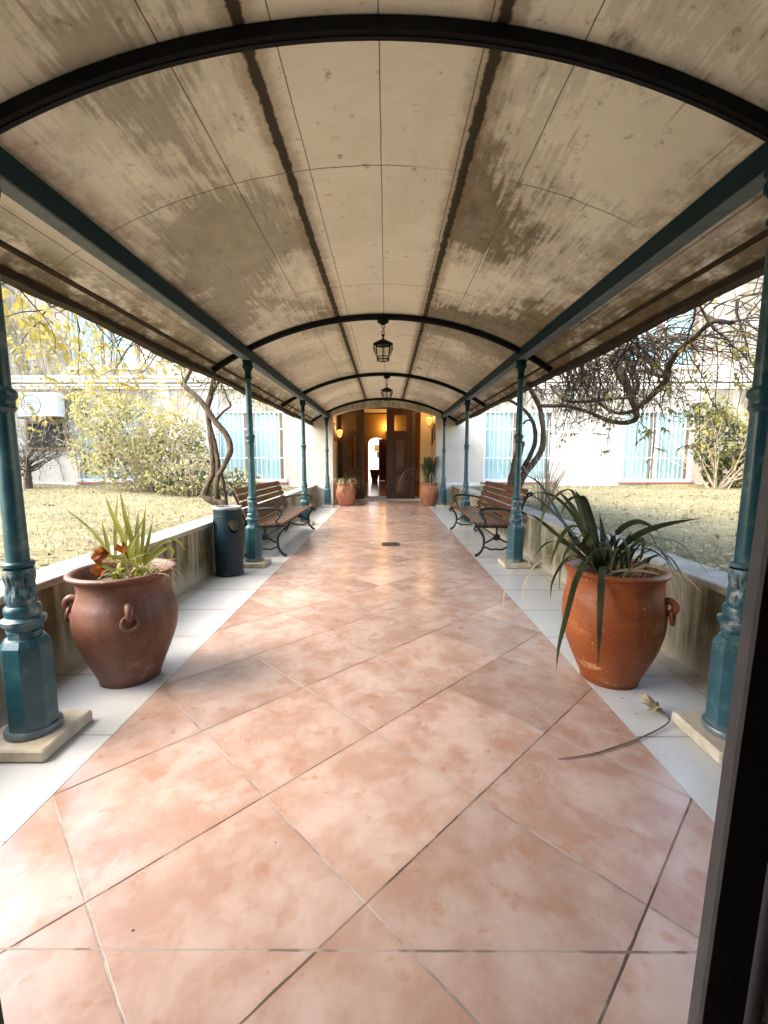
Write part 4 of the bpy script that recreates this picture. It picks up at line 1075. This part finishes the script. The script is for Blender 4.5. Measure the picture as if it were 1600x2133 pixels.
def plaque(c, sy, w, h, label):
    t_ = thing('wall_plaque', c, label, 'plaque', 'plaques on the vestibule walls'); x, y, z = c
    b = MB(); x0, x1 = sorted((x, x + sy * .03)); b.bevbox(x0, x1, y - w / 2, y + w / 2, z, z + h, .008); b.build('board', 'frame_dark', t_, smooth=False)
    b = MB(); x0, x1 = sorted((x + sy * .029, x + sy * .034)); b.box(x0, x1, y - w / 2 + .05, y + w / 2 - .05, z + .05, z + h - .05); b.build('face', 'picture', t_, smooth=False)
plaque((VW - .002, 13.72, 1.98), -1, .26, .48, 'dark plaque on the right vestibule wall nearest the opening')
plaque((VW - .002, 14.45, 1.86), -1, .34, .50, 'dark plaque on the right vestibule wall nearest the door')
plaque((-VW + .002, 13.75, 1.95), 1, .26, .55, 'gilt framed picture on the left vestibule wall')

# ------------------------------------------------------------------ wing walls, near house, jamb
for sx, lab in ((-1, 'plain side wall closing the left garden'), (1, 'plain side wall closing the right garden')):
    t_ = thing('wing_wall', (sx * 14.2, 7, .5), lab, 'wall'); x0, x1 = sorted((sx * 14.0, sx * 14.3))
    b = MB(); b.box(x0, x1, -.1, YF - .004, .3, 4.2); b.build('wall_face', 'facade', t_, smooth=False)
    b = MB(); b.box(x0 - .05, x1 + .05, -.1, YF - .004, 4.2, 4.28); b.build('coping', 'cap', t_, smooth=False)
NB = thing('entrance_building', (0, 0, 0), 'dark rendered house wall around the doorway at the camera, with an unseen light-blocking lobby', 'building')
JL, JR = -.462, .442
b = MB(); b.box(-2.7, JL - .19, .16, YW - .02, -.04, 3.5); b.box(JR + .20, 6.5, .16, YW - .02, -.04, 3.5); b.box(JL - .19, JR + .20, .16, YW - .02, 2.62, 3.5)
build_split(b, 'front_wall', 'near_wall', NB, False)
b = MB(); b.box(-2.2, -2.0, -3.2, .158, -.04, 3.2); b.box(2.0, 2.2, -3.2, .158, -.04, 3.2); b.box(-2.2, 2.2, -3.4, -3.2, -.04, 3.2); b.box(-2.2, 2.2, -3.4, .158, 3.2, 3.3)  # dark box added behind the camera to keep sky light off the frame
build_split(b, 'unseen_lobby_wall', 'room', NB, False)
df = thing('door_frame', (.02, YW, 0), 'dark grey brown door frame the camera looks out through', 'door frame')
TL = .035      # the old frame leans a little
def jamb(pts, z0, z1, mat, name):
    b = MB(); vs = []
    for z in (z0, z1):
        for (x, y) in pts: vs.append((x + TL * (z - 1.0), y, z))
    n = len(pts); b.add(vs, [(i, (i + 1) % n, n + (i + 1) % n, n + i) for i in range(n)] + [tuple(range(n - 1, -1, -1)), tuple(range(n, 2 * n))])
    return b.build(name, mat, df, smooth=False)
jamb([(JR, .448), (JR + .002, .444), (JR + .048, .442), (JR + .048, .462), (JR, .462)], .003, 2.6, 'jamb', 'jamb')
jamb([(JR + .0485, .47), (JR + .068, .47), (JR + .068, .49), (JR + .0485, .49)], .003, 2.6, 'jamb_dark', 'rebate')  # near-black colour stands in for the shade deep in the groove
jamb([(JR + .0685, .43), (JR + .088, .43), (JR + .088, .49), (JR + .0685, .49)], .003, 2.6, 'jamb', 'stop_bead')
jamb([(JR + .0885, .40), (JR + .20, .40), (JR + .20, .49), (JR + .0885, .49)], .003, 2.6, 'jamb_dark', 'casing')
TL = -.035; jamb([(JL - .14, .46), (JL, .46), (JL, .50), (JL - .14, .50)], .003, 2.6, 'jamb_dark', 'jamb')
b = MB(); b.box(JL - .16, JR + .28, .40, .50, 2.65, 2.75); b.build('head', 'jamb_dark', df, smooth=False)

# ------------------------------------------------------------------ air conditioner, dark hatch
ac = thing('air_conditioner', (-10.2, YF, 2.6), 'white air conditioner box mounted on the facade at far left', 'air conditioner')
b = MB(); b.bevbox(-10.45, -9.38, YF - .42, YF - .06, 2.60, 3.27, .02); b.build('casing', 'ac', ac, smooth=False)
b = MB(); cx, cz = -10.11, 2.935
for k in range(9):
    b.tube([(cx - .26, YF - .43, cz - .24 + k * .06), (cx + .26, YF - .43, cz - .24 + k * .06)], .012, 6)
b.torus((cx, YF - .43, cz), .28, .016, (0, 1, 0), 32, 8); b.build('fan_grille', 'ac_grille', ac)
b = MB(); b.box(-10.6, -10.56, YF - .4, YF - .002, 2.54, 2.598); b.box(-9.8, -9.76, YF - .4, YF - .002, 2.54, 2.598); build_split(b, 'bracket', 'ac_grille', ac, False)
sh = thing('wall_hatch', (-10.0, YF, 1.9), 'dark square hatch with painted-in shade in the wall beneath the air conditioner', 'hatch')
b = MB(); b.box(-10.55, -9.45, YF - .05, YF - .003, 1.72, 2.42); b.build('panel', 'jamb_dark', sh, smooth=False)  # flat near-black panel paints the shade inside an opening
b = MB()
for (x0, x1, z0, z1) in ((-10.62, -9.38, 2.42, 2.49), (-10.62, -9.38, 1.65, 1.72), (-10.62, -10.55, 1.72, 2.42), (-9.45, -9.38, 1.72, 2.42)): b.box(x0, x1, YF - .07, YF - .003, z0, z1)
b.build('surround', 'mullion', sh, smooth=False)
dp_ = thing('drainpipe', (-11.2, YF - .1, .6), 'broad white corner pier with drainpipe at the left edge', 'pier')
b = MB(); b.bevbox(-11.75, -11.2, YF - .35, YF - .002, .5, 7.4, .02); b.build('pier', 'white_wall', dp_, smooth=False)
b = MB(); b.tube([(-11.1, YF - .1, .6), (-11.1, YF - .1, 7.3)], .06, 12); b.build('pipe', 'win_frame', dp_)

# ------------------------------------------------------------------ vegetation
def rnd(r_): 
    while True:
        v = Vector((r_.uniform(-1, 1), r_.uniform(-1, 1), r_.uniform(-1, 1)))
        if .05 < v.length < 1: return v
def leaf_cloud(b, blobs, n, L, W, seed, shell=.35):
    r_ = random.Random(seed); tot = sum(q[4] for q in blobs)
    for (c, sx, sy, sz, wgt) in blobs:
        for _ in range(int(n * wgt / tot)):
            v = rnd(r_); v = v.normalized() * (v.length ** shell)
            p = Vector(c) + Vector((v.x * sx, v.y * sy, v.z * sz)); l = r_.uniform(*L)
            b.leaf(p, rnd(r_) + Vector((0, 0, -.3)), rnd(r_) + Vector((0, 0, .8)), l, l * r_.uniform(*W), .15)
    return b
def wander(p, d, n, step, jit, r_, grav=0):
    P = [Vector(p)]; d = Vector(d).normalized()
    for _ in range(n):
        d = (d + rnd(r_) * jit + Vector((0, 0, -grav))).normalized(); P.append(P[-1] + d * step)
    return P

def shrub(c, blobs, n, L, lm, dm, label, name='garden_shrub', stems=26, H=1.6, seed=1, cat='shrub', tm='twig_pale', darkshare=.35):
    r_ = random.Random(seed); t_ = thing(name, c, label, cat); b = MB()
    for q in range(stems):
        a = r_.uniform(0, 6.28); o = Vector((math.cos(a), math.sin(a), 0)); p = Vector(c) + o * r_.uniform(0, .3)
        P = wander(p, o * r_.uniform(.1, .9) + Vector((0, 0, 1)), 12, H / 10, .22, r_, .03); b.tube(P, [.016, .010, .003], 5)
        for k in (4, 6, 8, 10):
            b.tube(wander(P[k], rnd(r_) + Vector((0, 0, .3)), 6, H / 18, .3, r_), [.006, .002], 4)
    b.build('stems', tm, t_)
    leaf_cloud(MB(), blobs, int(n * (1 - darkshare)), L, (.35, .6), seed).build('foliage', lm, t_, smooth=False)
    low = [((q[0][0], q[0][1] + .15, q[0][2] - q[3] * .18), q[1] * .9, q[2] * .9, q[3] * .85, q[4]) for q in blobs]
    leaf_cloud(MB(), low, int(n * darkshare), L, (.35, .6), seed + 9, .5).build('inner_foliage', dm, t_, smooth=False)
    return t_
GZ = .60
# large olive shrub in the left garden
c = (-5.6, 10.6, GZ)
shrub(c, [((-6.1, 10.6, 2.1), .85, .8, .8, 1.1), ((-5.1, 10.5, 1.55), .9, .8, .8, 1.2), ((-5.9, 10.4, 1.3), 1.1, .8, .6, 1), ((-4.6, 10.6, 1.15), .7, .6, .5, .7), ((-6.8, 10.7, 2.5), .6, .6, .55, .6), ((-4.9, 10.7, 2.15), .55, .5, .5, .4), ((-7.1, 10.7, 1.5), .5, .5, .5, .3)],
      7500, (.06, .13), 'shrub_leaf', 'shrub_dark', 'large straggly olive green shrub in the left garden before the facade', stems=46, H=1.9, seed=11, darkshare=.22)
shrub((-4.2, 9.6, GZ), [((-4.3, 9.6, .95), .9, .4, .35, 1), ((-3.5, 10.2, .9), .6, .4, .3, .6)], 1500, (.07, .14), 'shrub_leaf', 'shrub_dark', 'low dark leafed bush at the foot of the large olive shrub', stems=22, H=.8, seed=13, darkshare=.6)
shrub((8.75, 11.6, GZ), [((8.9, 11.6, 1.9), .75, .7, .75, 1), ((9.3, 11.7, 1.2), .8, .7, .6, .8), ((8.6, 11.8, 2.6), .5, .5, .45, .35)], 2600, (.10, .19), 'vine_leaf_dark', 'shrub_dark', 'broad leafed dark green shrub at the right end of the right garden', stems=24, H=1.7, seed=17, darkshare=.72)
# bare little tree at the far left
r_ = random.Random(5); tr = thing('bare_tree', (-9.35, 11.5, GZ), 'small bare tree with dark crooked trunk beneath the air conditioner', 'tree'); b = MB()
P = wander((-9.35, 11.5, GZ), (0, 0, 1), 8, .09, .12, r_); b.tube(catmull(P, 3), [.10, .075, .06], 8, jitter=.12); b.build('trunk', 'shrub_dark' if False else 'twig', tr)
b = MB()
for q in range(22):
    a = r_.uniform(0, 6.28); Q = wander(P[r_.randint(4, 8)], (math.cos(a), math.sin(a) * .6, r_.uniform(.2, .9)), 9, .11, .28, r_); b.tube(Q, [.026, .012, .004], 5)
    for k in (3, 5, 7, 8):
        for _ in range(2): b.tube(wander(Q[k], rnd(r_) + Vector((0, 0, .25)), 6, .075, .35, r_), [.006, .002], 4)
b.build('branches', 'twig', tr)
leaf_cloud(MB(), [((-9.35, 11.5, 1.75), .9, .7, .5, 1)], 260, (.05, .09), (.4, .6), 4, .6).build('sparse_leaves', 'shrub_dark', tr, smooth=False)
# stake
sk = thing('garden_stake', (-8.9, 10.9, GZ), 'short pale stake stuck in the lawn before the bare tree', 'stake')
b = MB(); b.tube([(-8.98, 10.9, GZ - .05), (-8.98, 10.92, GZ + .5)], [.03, .022], 8); b.build('post', 'twig_pale', sk)
b = MB(); b.tube(catmull([(-8.98, 10.9, 1.02), (-8.95, 10.88, 1.0), (-8.98, 10.86, .98)], 3), .03, 6); b.build('tie', 'twig', sk)
# climbing plant on the facade, left and right
def climber(x0, x1, z0, z1, n, seed, label, leafm, nl, L):
    r_ = random.Random(seed); t_ = thing('climbing_plant', ((x0 + x1) / 2, YF - .1, GZ), label, 'climber'); b = MB(); tips = []
    for q in range(n):
        x = r_.uniform(x0, x1); P = [Vector((x, YF - .03, GZ + r_.uniform(-.05, z0)))]; d = Vector((r_.uniform(-.4, .4), 0, 1))
        for _ in range(60):
            d = (d + Vector((r_.uniform(-.35, .35), 0, r_.uniform(-.15, .25)))).normalized(); p = P[-1] + d * .1; p.y = YF - .03 - abs(r_.gauss(0, .025)); P.append(p)
            if p.z > z1 or not x0 - .5 < p.x < x1 + .5: break
        b.tube(P, [.014, .008, .004], 4); tips += P[5:]
    b.build('stems', 'twig_pale', t_)
    b = MB()
    for _ in range(nl):
        p = r_.choice(tips) + Vector((r_.gauss(0, .12), -abs(r_.gauss(.05, .08)), r_.gauss(0, .12))); l = r_.uniform(*L)
        b.leaf(p, rnd(r_) + Vector((0, -.3, -.6)), Vector((0, -1, .3)) + rnd(r_) * .6, l, l * r_.uniform(.5, .8), .2)
    b.build('foliage', leafm, t_, smooth=False)
climber(-11.0, -7.6, 3.5, 7.2, 46, 21, 'leafy climber with yellowing leaves over the upper left facade', 'ivy_leaf', 1100, (.07, .14))
climber(9.3, 11.5, .6, 3.4, 34, 23, 'thin bare climber stems on the wall right of the barred window', 'ivy_leaf', 260, (.05, .10))
climber(-9.2, -7.2, .5, 3.6, 22, 25, 'pale tangled climber behind the olive shrub at left', 'ivy_leaf', 500, (.06, .11))

# wisteria vines
def vine(name, label, trunks, base):
    t_ = thing(name, base, label, 'vine'); b = MB()
    for pts, r in trunks: b.tube(catmull(pts, 7), r, 9, jitter=.10)
    b.build('trunk', 'bark', t_); return t_
s1 = 1 / 2.857
def q1(d, *pts): return [at(a * s1, 560 + c * s1, d + (pp[0] if pp else 0)) for (a, c, *pp) in pts]
dv = 6.35
trunks = [(q1(dv, (1345, 1440), (1330, 1396), (1270, 1385), (1218, 1350), (1240, 1275), (1268, 1210), (1262, 1080), (1248, 950), (1236, 830, .05), (1258, 740), (1275, 650, -.3), (1300, 590, -.5)), [.052, .05, .042, .038, .04, .032]),
          (q1(dv, (1330, 1440), (1302, 1380, .05), (1285, 1320), (1298, 1200), (1285, 1080), (1262, 980), (1236, 880), (1245, 790), (1290, 690), (1330, 650, -.2)), [.042, .042, .034, .03, .026, .02]),
          (q1(dv - .05, (1302, 1230), (1350, 1140), (1372, 1070), (1345, 985), (1285, 915), (1238, 845), (1180, 770), (1095, 690), (1112, 650), (1140, 590, -.1), (1150, 540, -.3)), [.032, .04, .042, .04, .038, .034, .03, .022]),
          (q1(dv + .1, (1352, 1420), (1330, 1270), (1306, 1180)), [.022, .018]),
          (q1(dv, (1285, 900), (1330, 850), (1372, 815), (1352, 770), (1330, 700)), [.018, .014, .008]),
          (q1(dv, (1095, 690), (1085, 640), (1075, 590)), [.014, .008])]
vl = vine('wisteria_vine', 'twisted wisteria vine climbing to the left eave behind the bin', trunks, (-2.45, 6.3, GZ - .05))
def pinnate(b, p, d, n, L, r_):
    """a compound leaf: paired leaflets along a drooping stalk"""
    d = Vector(d).normalized(); P = [Vector(p)]
    for k in range(n): d = (d + Vector((0, 0, -.10))).normalized(); P.append(P[-1] + d * L * .55)
    sd = d.cross(Vector((0, 0, 1))); sd = sd.normalized() if sd.length > .01 else Vector((1, 0, 0))
    for k in range(1, n + 1):
        for s_ in ((-1, 1) if k < n else (0,)):
            dd = (sd * s_ + d * (.5 if s_ else 1) + Vector((0, 0, -.35)) + rnd(r_) * .25); b.leaf(P[k], dd, Vector((0, -.5, 1)) + rnd(r_) * .5, L * r_.uniform(.8, 1.15), L * .42, .15)
    return P
def hanging(strands, name, label, leafm, seed, Lr, twigm='twig', per=(3, 6), grp=None):
    r_ = random.Random(seed); t_ = thing(name, strands[0][0], label, 'vine', grp); bt, bl = MB(), MB()
    for (a, drop, lean) in strands:
        P = [Vector(a)]; d = Vector((lean, r_.uniform(-.1, .1), -1)); n = max(5, int(drop / .1))
        for _ in range(n): d = (d + rnd(r_) * .16 + Vector((0, 0, -.12))).normalized(); P.append(P[-1] + d * drop / n)
        bt.tube(P, [.0045, .003, .002], 4)
        for _ in range(r_.randint(*per)):
            k = r_.randint(2, n); ax = r_.uniform(0, 6.28); st = pinnate(bl, P[k], Vector((math.cos(ax), math.sin(ax) * .6, r_.uniform(-.5, .25))), r_.randint(3, 5), r_.uniform(*Lr), r_); bt.tube(st, .002, 4)
    bt.build('shoots', twigm, t_); bl.build('leaves', leafm, t_, smooth=False); return t_
r_ = random.Random(31); st = []
for q in range(26):
    px_ = r_.choice([r_.uniform(60, 200), r_.uniform(180, 300), r_.uniform(170, 260), r_.uniform(300, 400)])
    X = -r_.uniform(2.25, 2.9); d = (abs(X) + .06) * F / (805 - px_); yy = d
    st.append(((X, yy, 2.44 + r_.uniform(-.05, .12)), r_.choice([r_.uniform(.15, .5), r_.uniform(.4, 1.0), r_.uniform(.6, 1.55)]), r_.uniform(-.15, .1)))
hanging(st, 'hanging_vine', 'trailing shoots with yellow compound leaves hanging under the left eave', 'vine_leaf', 33, (.05, .078), 'twig_pale', (2, 4))
# leafy fringe along the eave, upper left
b = MB(); t_ = thing('eave_creeper', (-2.4, 3.6, 2.45), 'bright yellow creeper leaves crowding along the left eave', 'vine'); r_ = random.Random(41)
for _ in range(150):
    yy = r_.choice([r_.uniform(2.5, 5.2), r_.uniform(2.6, 3.8)]); p = Vector((-2.28 - abs(r_.gauss(0, .28)), yy, 2.46 + r_.gauss(-.10, .12))); l = r_.uniform(.06, .12)
    b.leaf(p, rnd(r_) + Vector((0, 0, -.7)), rnd(r_) + Vector((0, 0, .8)), l, l * .5, .2)
b.build('foliage', 'vine_leaf', t_, smooth=False); b = MB()
for _ in range(60):
    yy = r_.uniform(2.4, 7.5); b.tube(wander((-2.2 - r_.uniform(0, .25), yy, 2.5), (r_.uniform(-.5, .1), r_.uniform(-1, 1), r_.uniform(-.6, .1)), 8, .08, .35, r_), [.007, .004, .002], 4)
b.build('stems', 'twig', t_)
b = MB()
for _ in range(180):
    yy = r_.uniform(4.6, 9.5); p = Vector((-2.2 - abs(r_.gauss(0, .12)), yy, 2.42 + r_.gauss(-.02, .07))); l = r_.uniform(.04, .08); b.leaf(p, rnd(r_) + Vector((0, 0, -.5)), rnd(r_) + Vector((0, 0, .8)), l, l * .5, .2)
b.build('dry_foliage', 'vine_leaf_dark', t_, smooth=False)

s2 = 1 / 2.6667
def q2(d, *pts): return [at(1000 + a * s2, 560 + c * s2, d + (pp[0] if pp else 0)) for (a, c, *pp) in pts]
dv = 7.0
trunks = [(q2(dv, (170, 1260), (180, 1200), (195, 1120), (215, 1020), (235, 960)), [.10, .085, .07, .05]),
          (q2(dv, (200, 1230), (245, 1140), (295, 1080), (340, 1010), (352, 930), (345, 840), (330, 765), (295, 695, -.3), (262, 640, -.8)), [.07, .055, .048, .045, .04, .036, .03]),
          (q2(dv + .1, (235, 1120), (275, 1045), (306, 960), (300, 870), (262, 800), (200, 750, -.2), (140, 720, -.4)), [.045, .036, .034, .03, .024, .016]),
          (q2(dv, (240, 860), (265, 840), (300, 850)), [.018, .012])]
vr = vine('wisteria_vine', 'thick wisteria vine rising behind the right bench to the right eave', trunks, (2.5, 7.0, GZ - .05))
b = MB(); dl = 5.3
loops = [(q2(dl, (330, 760, 1.3), (400, 762, 1.0), (480, 762, .7), (600, 795, .3), (700, 838), (790, 855, -.3), (860, 838, -.5), (868, 795, -.5), (850, 740, -.5), (825, 670, -.5), (790, 590, -.5), (750, 510, -.4)), [.026, .026, .024, .026, .03, .034, .042, .05]),
         (q2(dl, (400, 660, .9), (440, 705, .7), (490, 735, .5), (600, 738, .2), (720, 722, -.1), (850, 716, -.4)), [.018, .02, .02, .018, .014]),
         (q2(dl - .3, (600, 700, .4), (660, 745, .2), (740, 795, 0), (820, 798, -.2), (890, 760, -.4), (960, 700, -.6), (1030, 625, -.9), (1045, 545, -1.1), (1110, 450, -1.4), (1200, 370, -1.6), (1290, 295, -1.9), (1400, 300, -2.2)), [.016, .018, .02, .022, .026, .03, .026, .022, .018, .014]),
         (q2(dl - .5, (850, 715, 0), (880, 640, -.1), (840, 540, -.2), (800, 450, -.2)), [.02, .022, .024]),
         (q2(dl - .8, (1030, 600, -.4), (960, 580, -.2), (900, 520, 0), (860, 460, .1)), [.02, .018, .014])]
for pts, r in loops: b.tube(catmull(pts, 7), r, 8, jitter=.08)
b.build('looping_branches', 'bark', vr)
b = MB(); bl = MB(); r_ = random.Random(77)
for q in range(210):
    yy = r_.choice([r_.uniform(3.2, 7.2), r_.uniform(4.0, 6.0), r_.uniform(4.0, 5.8)]); X = 2.22 + abs(r_.gauss(0, .28)); dens = min(1, max(.2, (7.5 - yy) / 2))
    P = wander((X, yy, 2.50 - abs(r_.gauss(0, .06))), (r_.uniform(-.1, .6), r_.uniform(-1, 1), r_.uniform(-.9, .1)), r_.randint(5, 11), .085, .42, r_, .03)
    b.tube(P, [r_.uniform(.006, .012), .005, .0025], 4)
    for _ in range(3):
        k = r_.randint(1, len(P) - 1); Q = wander(P[k], rnd(r_) + Vector((.1, 0, -.3)), r_.randint(3, 7), .06, .4, r_); b.tube(Q, [.004, .0018], 3)
    if r_.random() < .7: pinnate(bl, P[-1], rnd(r_) + Vector((.2, 0, -.2)), r_.randint(2, 4), r_.uniform(.04, .07), r_)
b.build('twig_tangle', 'twig', vr); bl.build('leaves', 'vine_leaf_dark', vr, smooth=False)
b = MB(); bl = MB()      # outer spray of thin twigs towards the near column
for q in range(42):
    P = wander((2.35 + r_.uniform(0, .5), r_.uniform(2.5, 4.2), 2.45 + r_.uniform(-.25, .05)), (r_.uniform(-.1, .8), r_.uniform(-.8, .5), r_.uniform(-.6, .2)), 9, .09, .28, r_, .02); b.tube(P, [.006, .004, .002], 4)
    for _ in range(2): b.tube(wander(P[r_.randint(2, 8)], rnd(r_), 5, .07, .35, r_), [.003, .0015], 3)
    for k in (4, 7, 9):
        if r_.random() < .6: pinnate(bl, P[k], rnd(r_) + Vector((0, 0, -.3)), r_.randint(2, 4), r_.uniform(.04, .07), r_)
b.build('outer_twigs', 'twig', vr); bl.build('outer_leaves', 'vine_leaf', vr, smooth=False)
st = []
for px_, X, drop in ((1240, 2.6, .8), (1250, 2.5, 1.1), (1262, 2.7, 1.3), (1275, 2.5, .7), (1380, 2.6, .95), (1330, 2.5, 1.3), (1455, 2.5, .75), (1465, 2.6, .9), (1440, 2.4, 1.1), (1500, 2.5, .55), (1400, 2.8, .6), (1170, 2.5, .6), (1190, 2.6, .8), (1520, 2.6, .45)):
    d = (X - .06) * F / (px_ - 805); st.append(((X, d, 2.35), drop, rng.uniform(-.1, .2)))
hanging(st, 'hanging_vine', 'sparse trailing shoots with yellow leaves hanging under the right eave', 'vine_leaf', 35, (.045, .07), 'twig', (1, 3))
# dry grassy tuft leaning on the thick right vine
tuft((2.45, 6.6, GZ), 60, (.4, .85), (.008, .014), .7, 'twig_pale', 'dry_tuft', 'dry grey grassy tuft at the foot of the right vine', .12, 8)

# grass blades and litter
def scatter(sx, n, mode, seed):
    r_ = random.Random(seed); b = MB()
    for _ in range(n):
        q = r_.random() ** 1.6; x = sx * (2.34 + 10.5 * q); y = 1.0 + 12 * r_.random(); z = .575 + .035 * math.sin(x * 1.3 + y * .7) * math.sin(y * 1.1) + min(.05, .012 * (abs(x) - 2.2))
        if mode == 'grass':
            if math.sin(x * 2.1 + 1) * math.sin(y * 1.7) < -.25 and r_.random() < .7: continue
            a = r_.uniform(0, 6.28); o = Vector((math.cos(a), math.sin(a), 0)); h = r_.uniform(.025, .07); s_ = Vector((-o.y, o.x, 0)) * .004; p = Vector((x, y, z - .01)); tp = p + o * h * r_.uniform(.3, 1.1) + Vector((0, 0, h))
            b.add([p - s_, p + s_, tp], [(0, 1, 2)])
        else:
            l = r_.uniform(.035, .10); b.leaf((x, y, z + r_.uniform(.0, .02)), Vector((r_.uniform(-1, 1), r_.uniform(-1, 1), r_.uniform(-.1, .25))), Vector((r_.uniform(-.4, .4), r_.uniform(-.4, .4), 1)), l, l * r_.uniform(.35, .7), r_.uniform(-.1, .3))
    return b
b1, b2 = MB(), MB()
for sx in (-1, 1):
    for B_, mode, n in ((b1, 'grass', 17000), (b2, 'litter', 3600)):
        q = scatter(sx, n, mode, 50 + sx); B_.add(q.v, q.f)
tag(b1.build('grass', 'grass', smooth=False), 'thin pale grass growing over both gardens', 'grass', None, 'stuff')
tag(b2.build('leaf_litter', 'litter', smooth=False), 'scattered dry fallen leaves over both gardens', 'leaf litter', None, 'stuff')

# ------------------------------------------------------------------ light
SUN_EL, SUN_AZ = R(46), R(260)        # azimuth clockwise from +Y: behind the camera, to the left
w = bpy.data.worlds.new('World'); SC.world = w; w.use_nodes = True
nt = w.node_tree; bg = nt.nodes['Background']; sky = nt.nodes.new('ShaderNodeTexSky')
sky.sky_type = 'NISHITA'; sky.sun_disc = False; sky.sun_elevation = SUN_EL; sky.sun_rotation = SUN_AZ; sky.air_density = 1.2; sky.dust_density = 3.0; sky.ozone_density = .6
nt.links.new(sky.outputs[0], bg.inputs[0]); bg.inputs[1].default_value = .15
sl = bpy.data.lights.new('sun', 'SUN'); sl.energy = .75; sl.angle = R(75); sl.color = (1.0, .97, .92)
so = bpy.data.objects.new('sun', sl); COL.objects.link(so)
dv_ = Vector((math.sin(SUN_AZ) * math.cos(SUN_EL), math.cos(SUN_AZ) * math.cos(SUN_EL), math.sin(SUN_EL)))
so.rotation_euler = dv_.to_track_quat('Z', 'Y').to_euler(); so.location = dv_ * 30
def lamp(name, loc, e, r=.12):
    l = bpy.data.lights.new(name, 'POINT'); l.energy = e; l.color = (1.0, .60, .24); l.shadow_soft_size = r; l.specular_factor = .1
    o = bpy.data.objects.new(name, l); COL.objects.link(o); o.location = loc
lamp('lamp_light', (VW - .22, 14.15, 2.75), 2.5); lamp('lamp_light', (-VW + .22, 14.05, 2.35), 1.5)
lamp('lamp_light', (.12, HB - .3, 3.35), 7); lamp('lamp_light', (0, 18.0, 3.9), 6)

v = SC.view_settings; v.view_transform = 'Standard'; v.look = 'None'; v.exposure = 3.0; v.gamma = 1
cy = SC.cycles; cy.use_denoising = True
try: cy.denoiser = 'OPENIMAGEDENOISE'
except Exception: pass
cy.max_bounces = 10; cy.diffuse_bounces = 6; cy.glossy_bounces = 4; cy.transparent_max_bounces = 12; cy.sample_clamp_indirect = 6.0; cy.caustics_reflective = False; cy.caustics_refractive = False
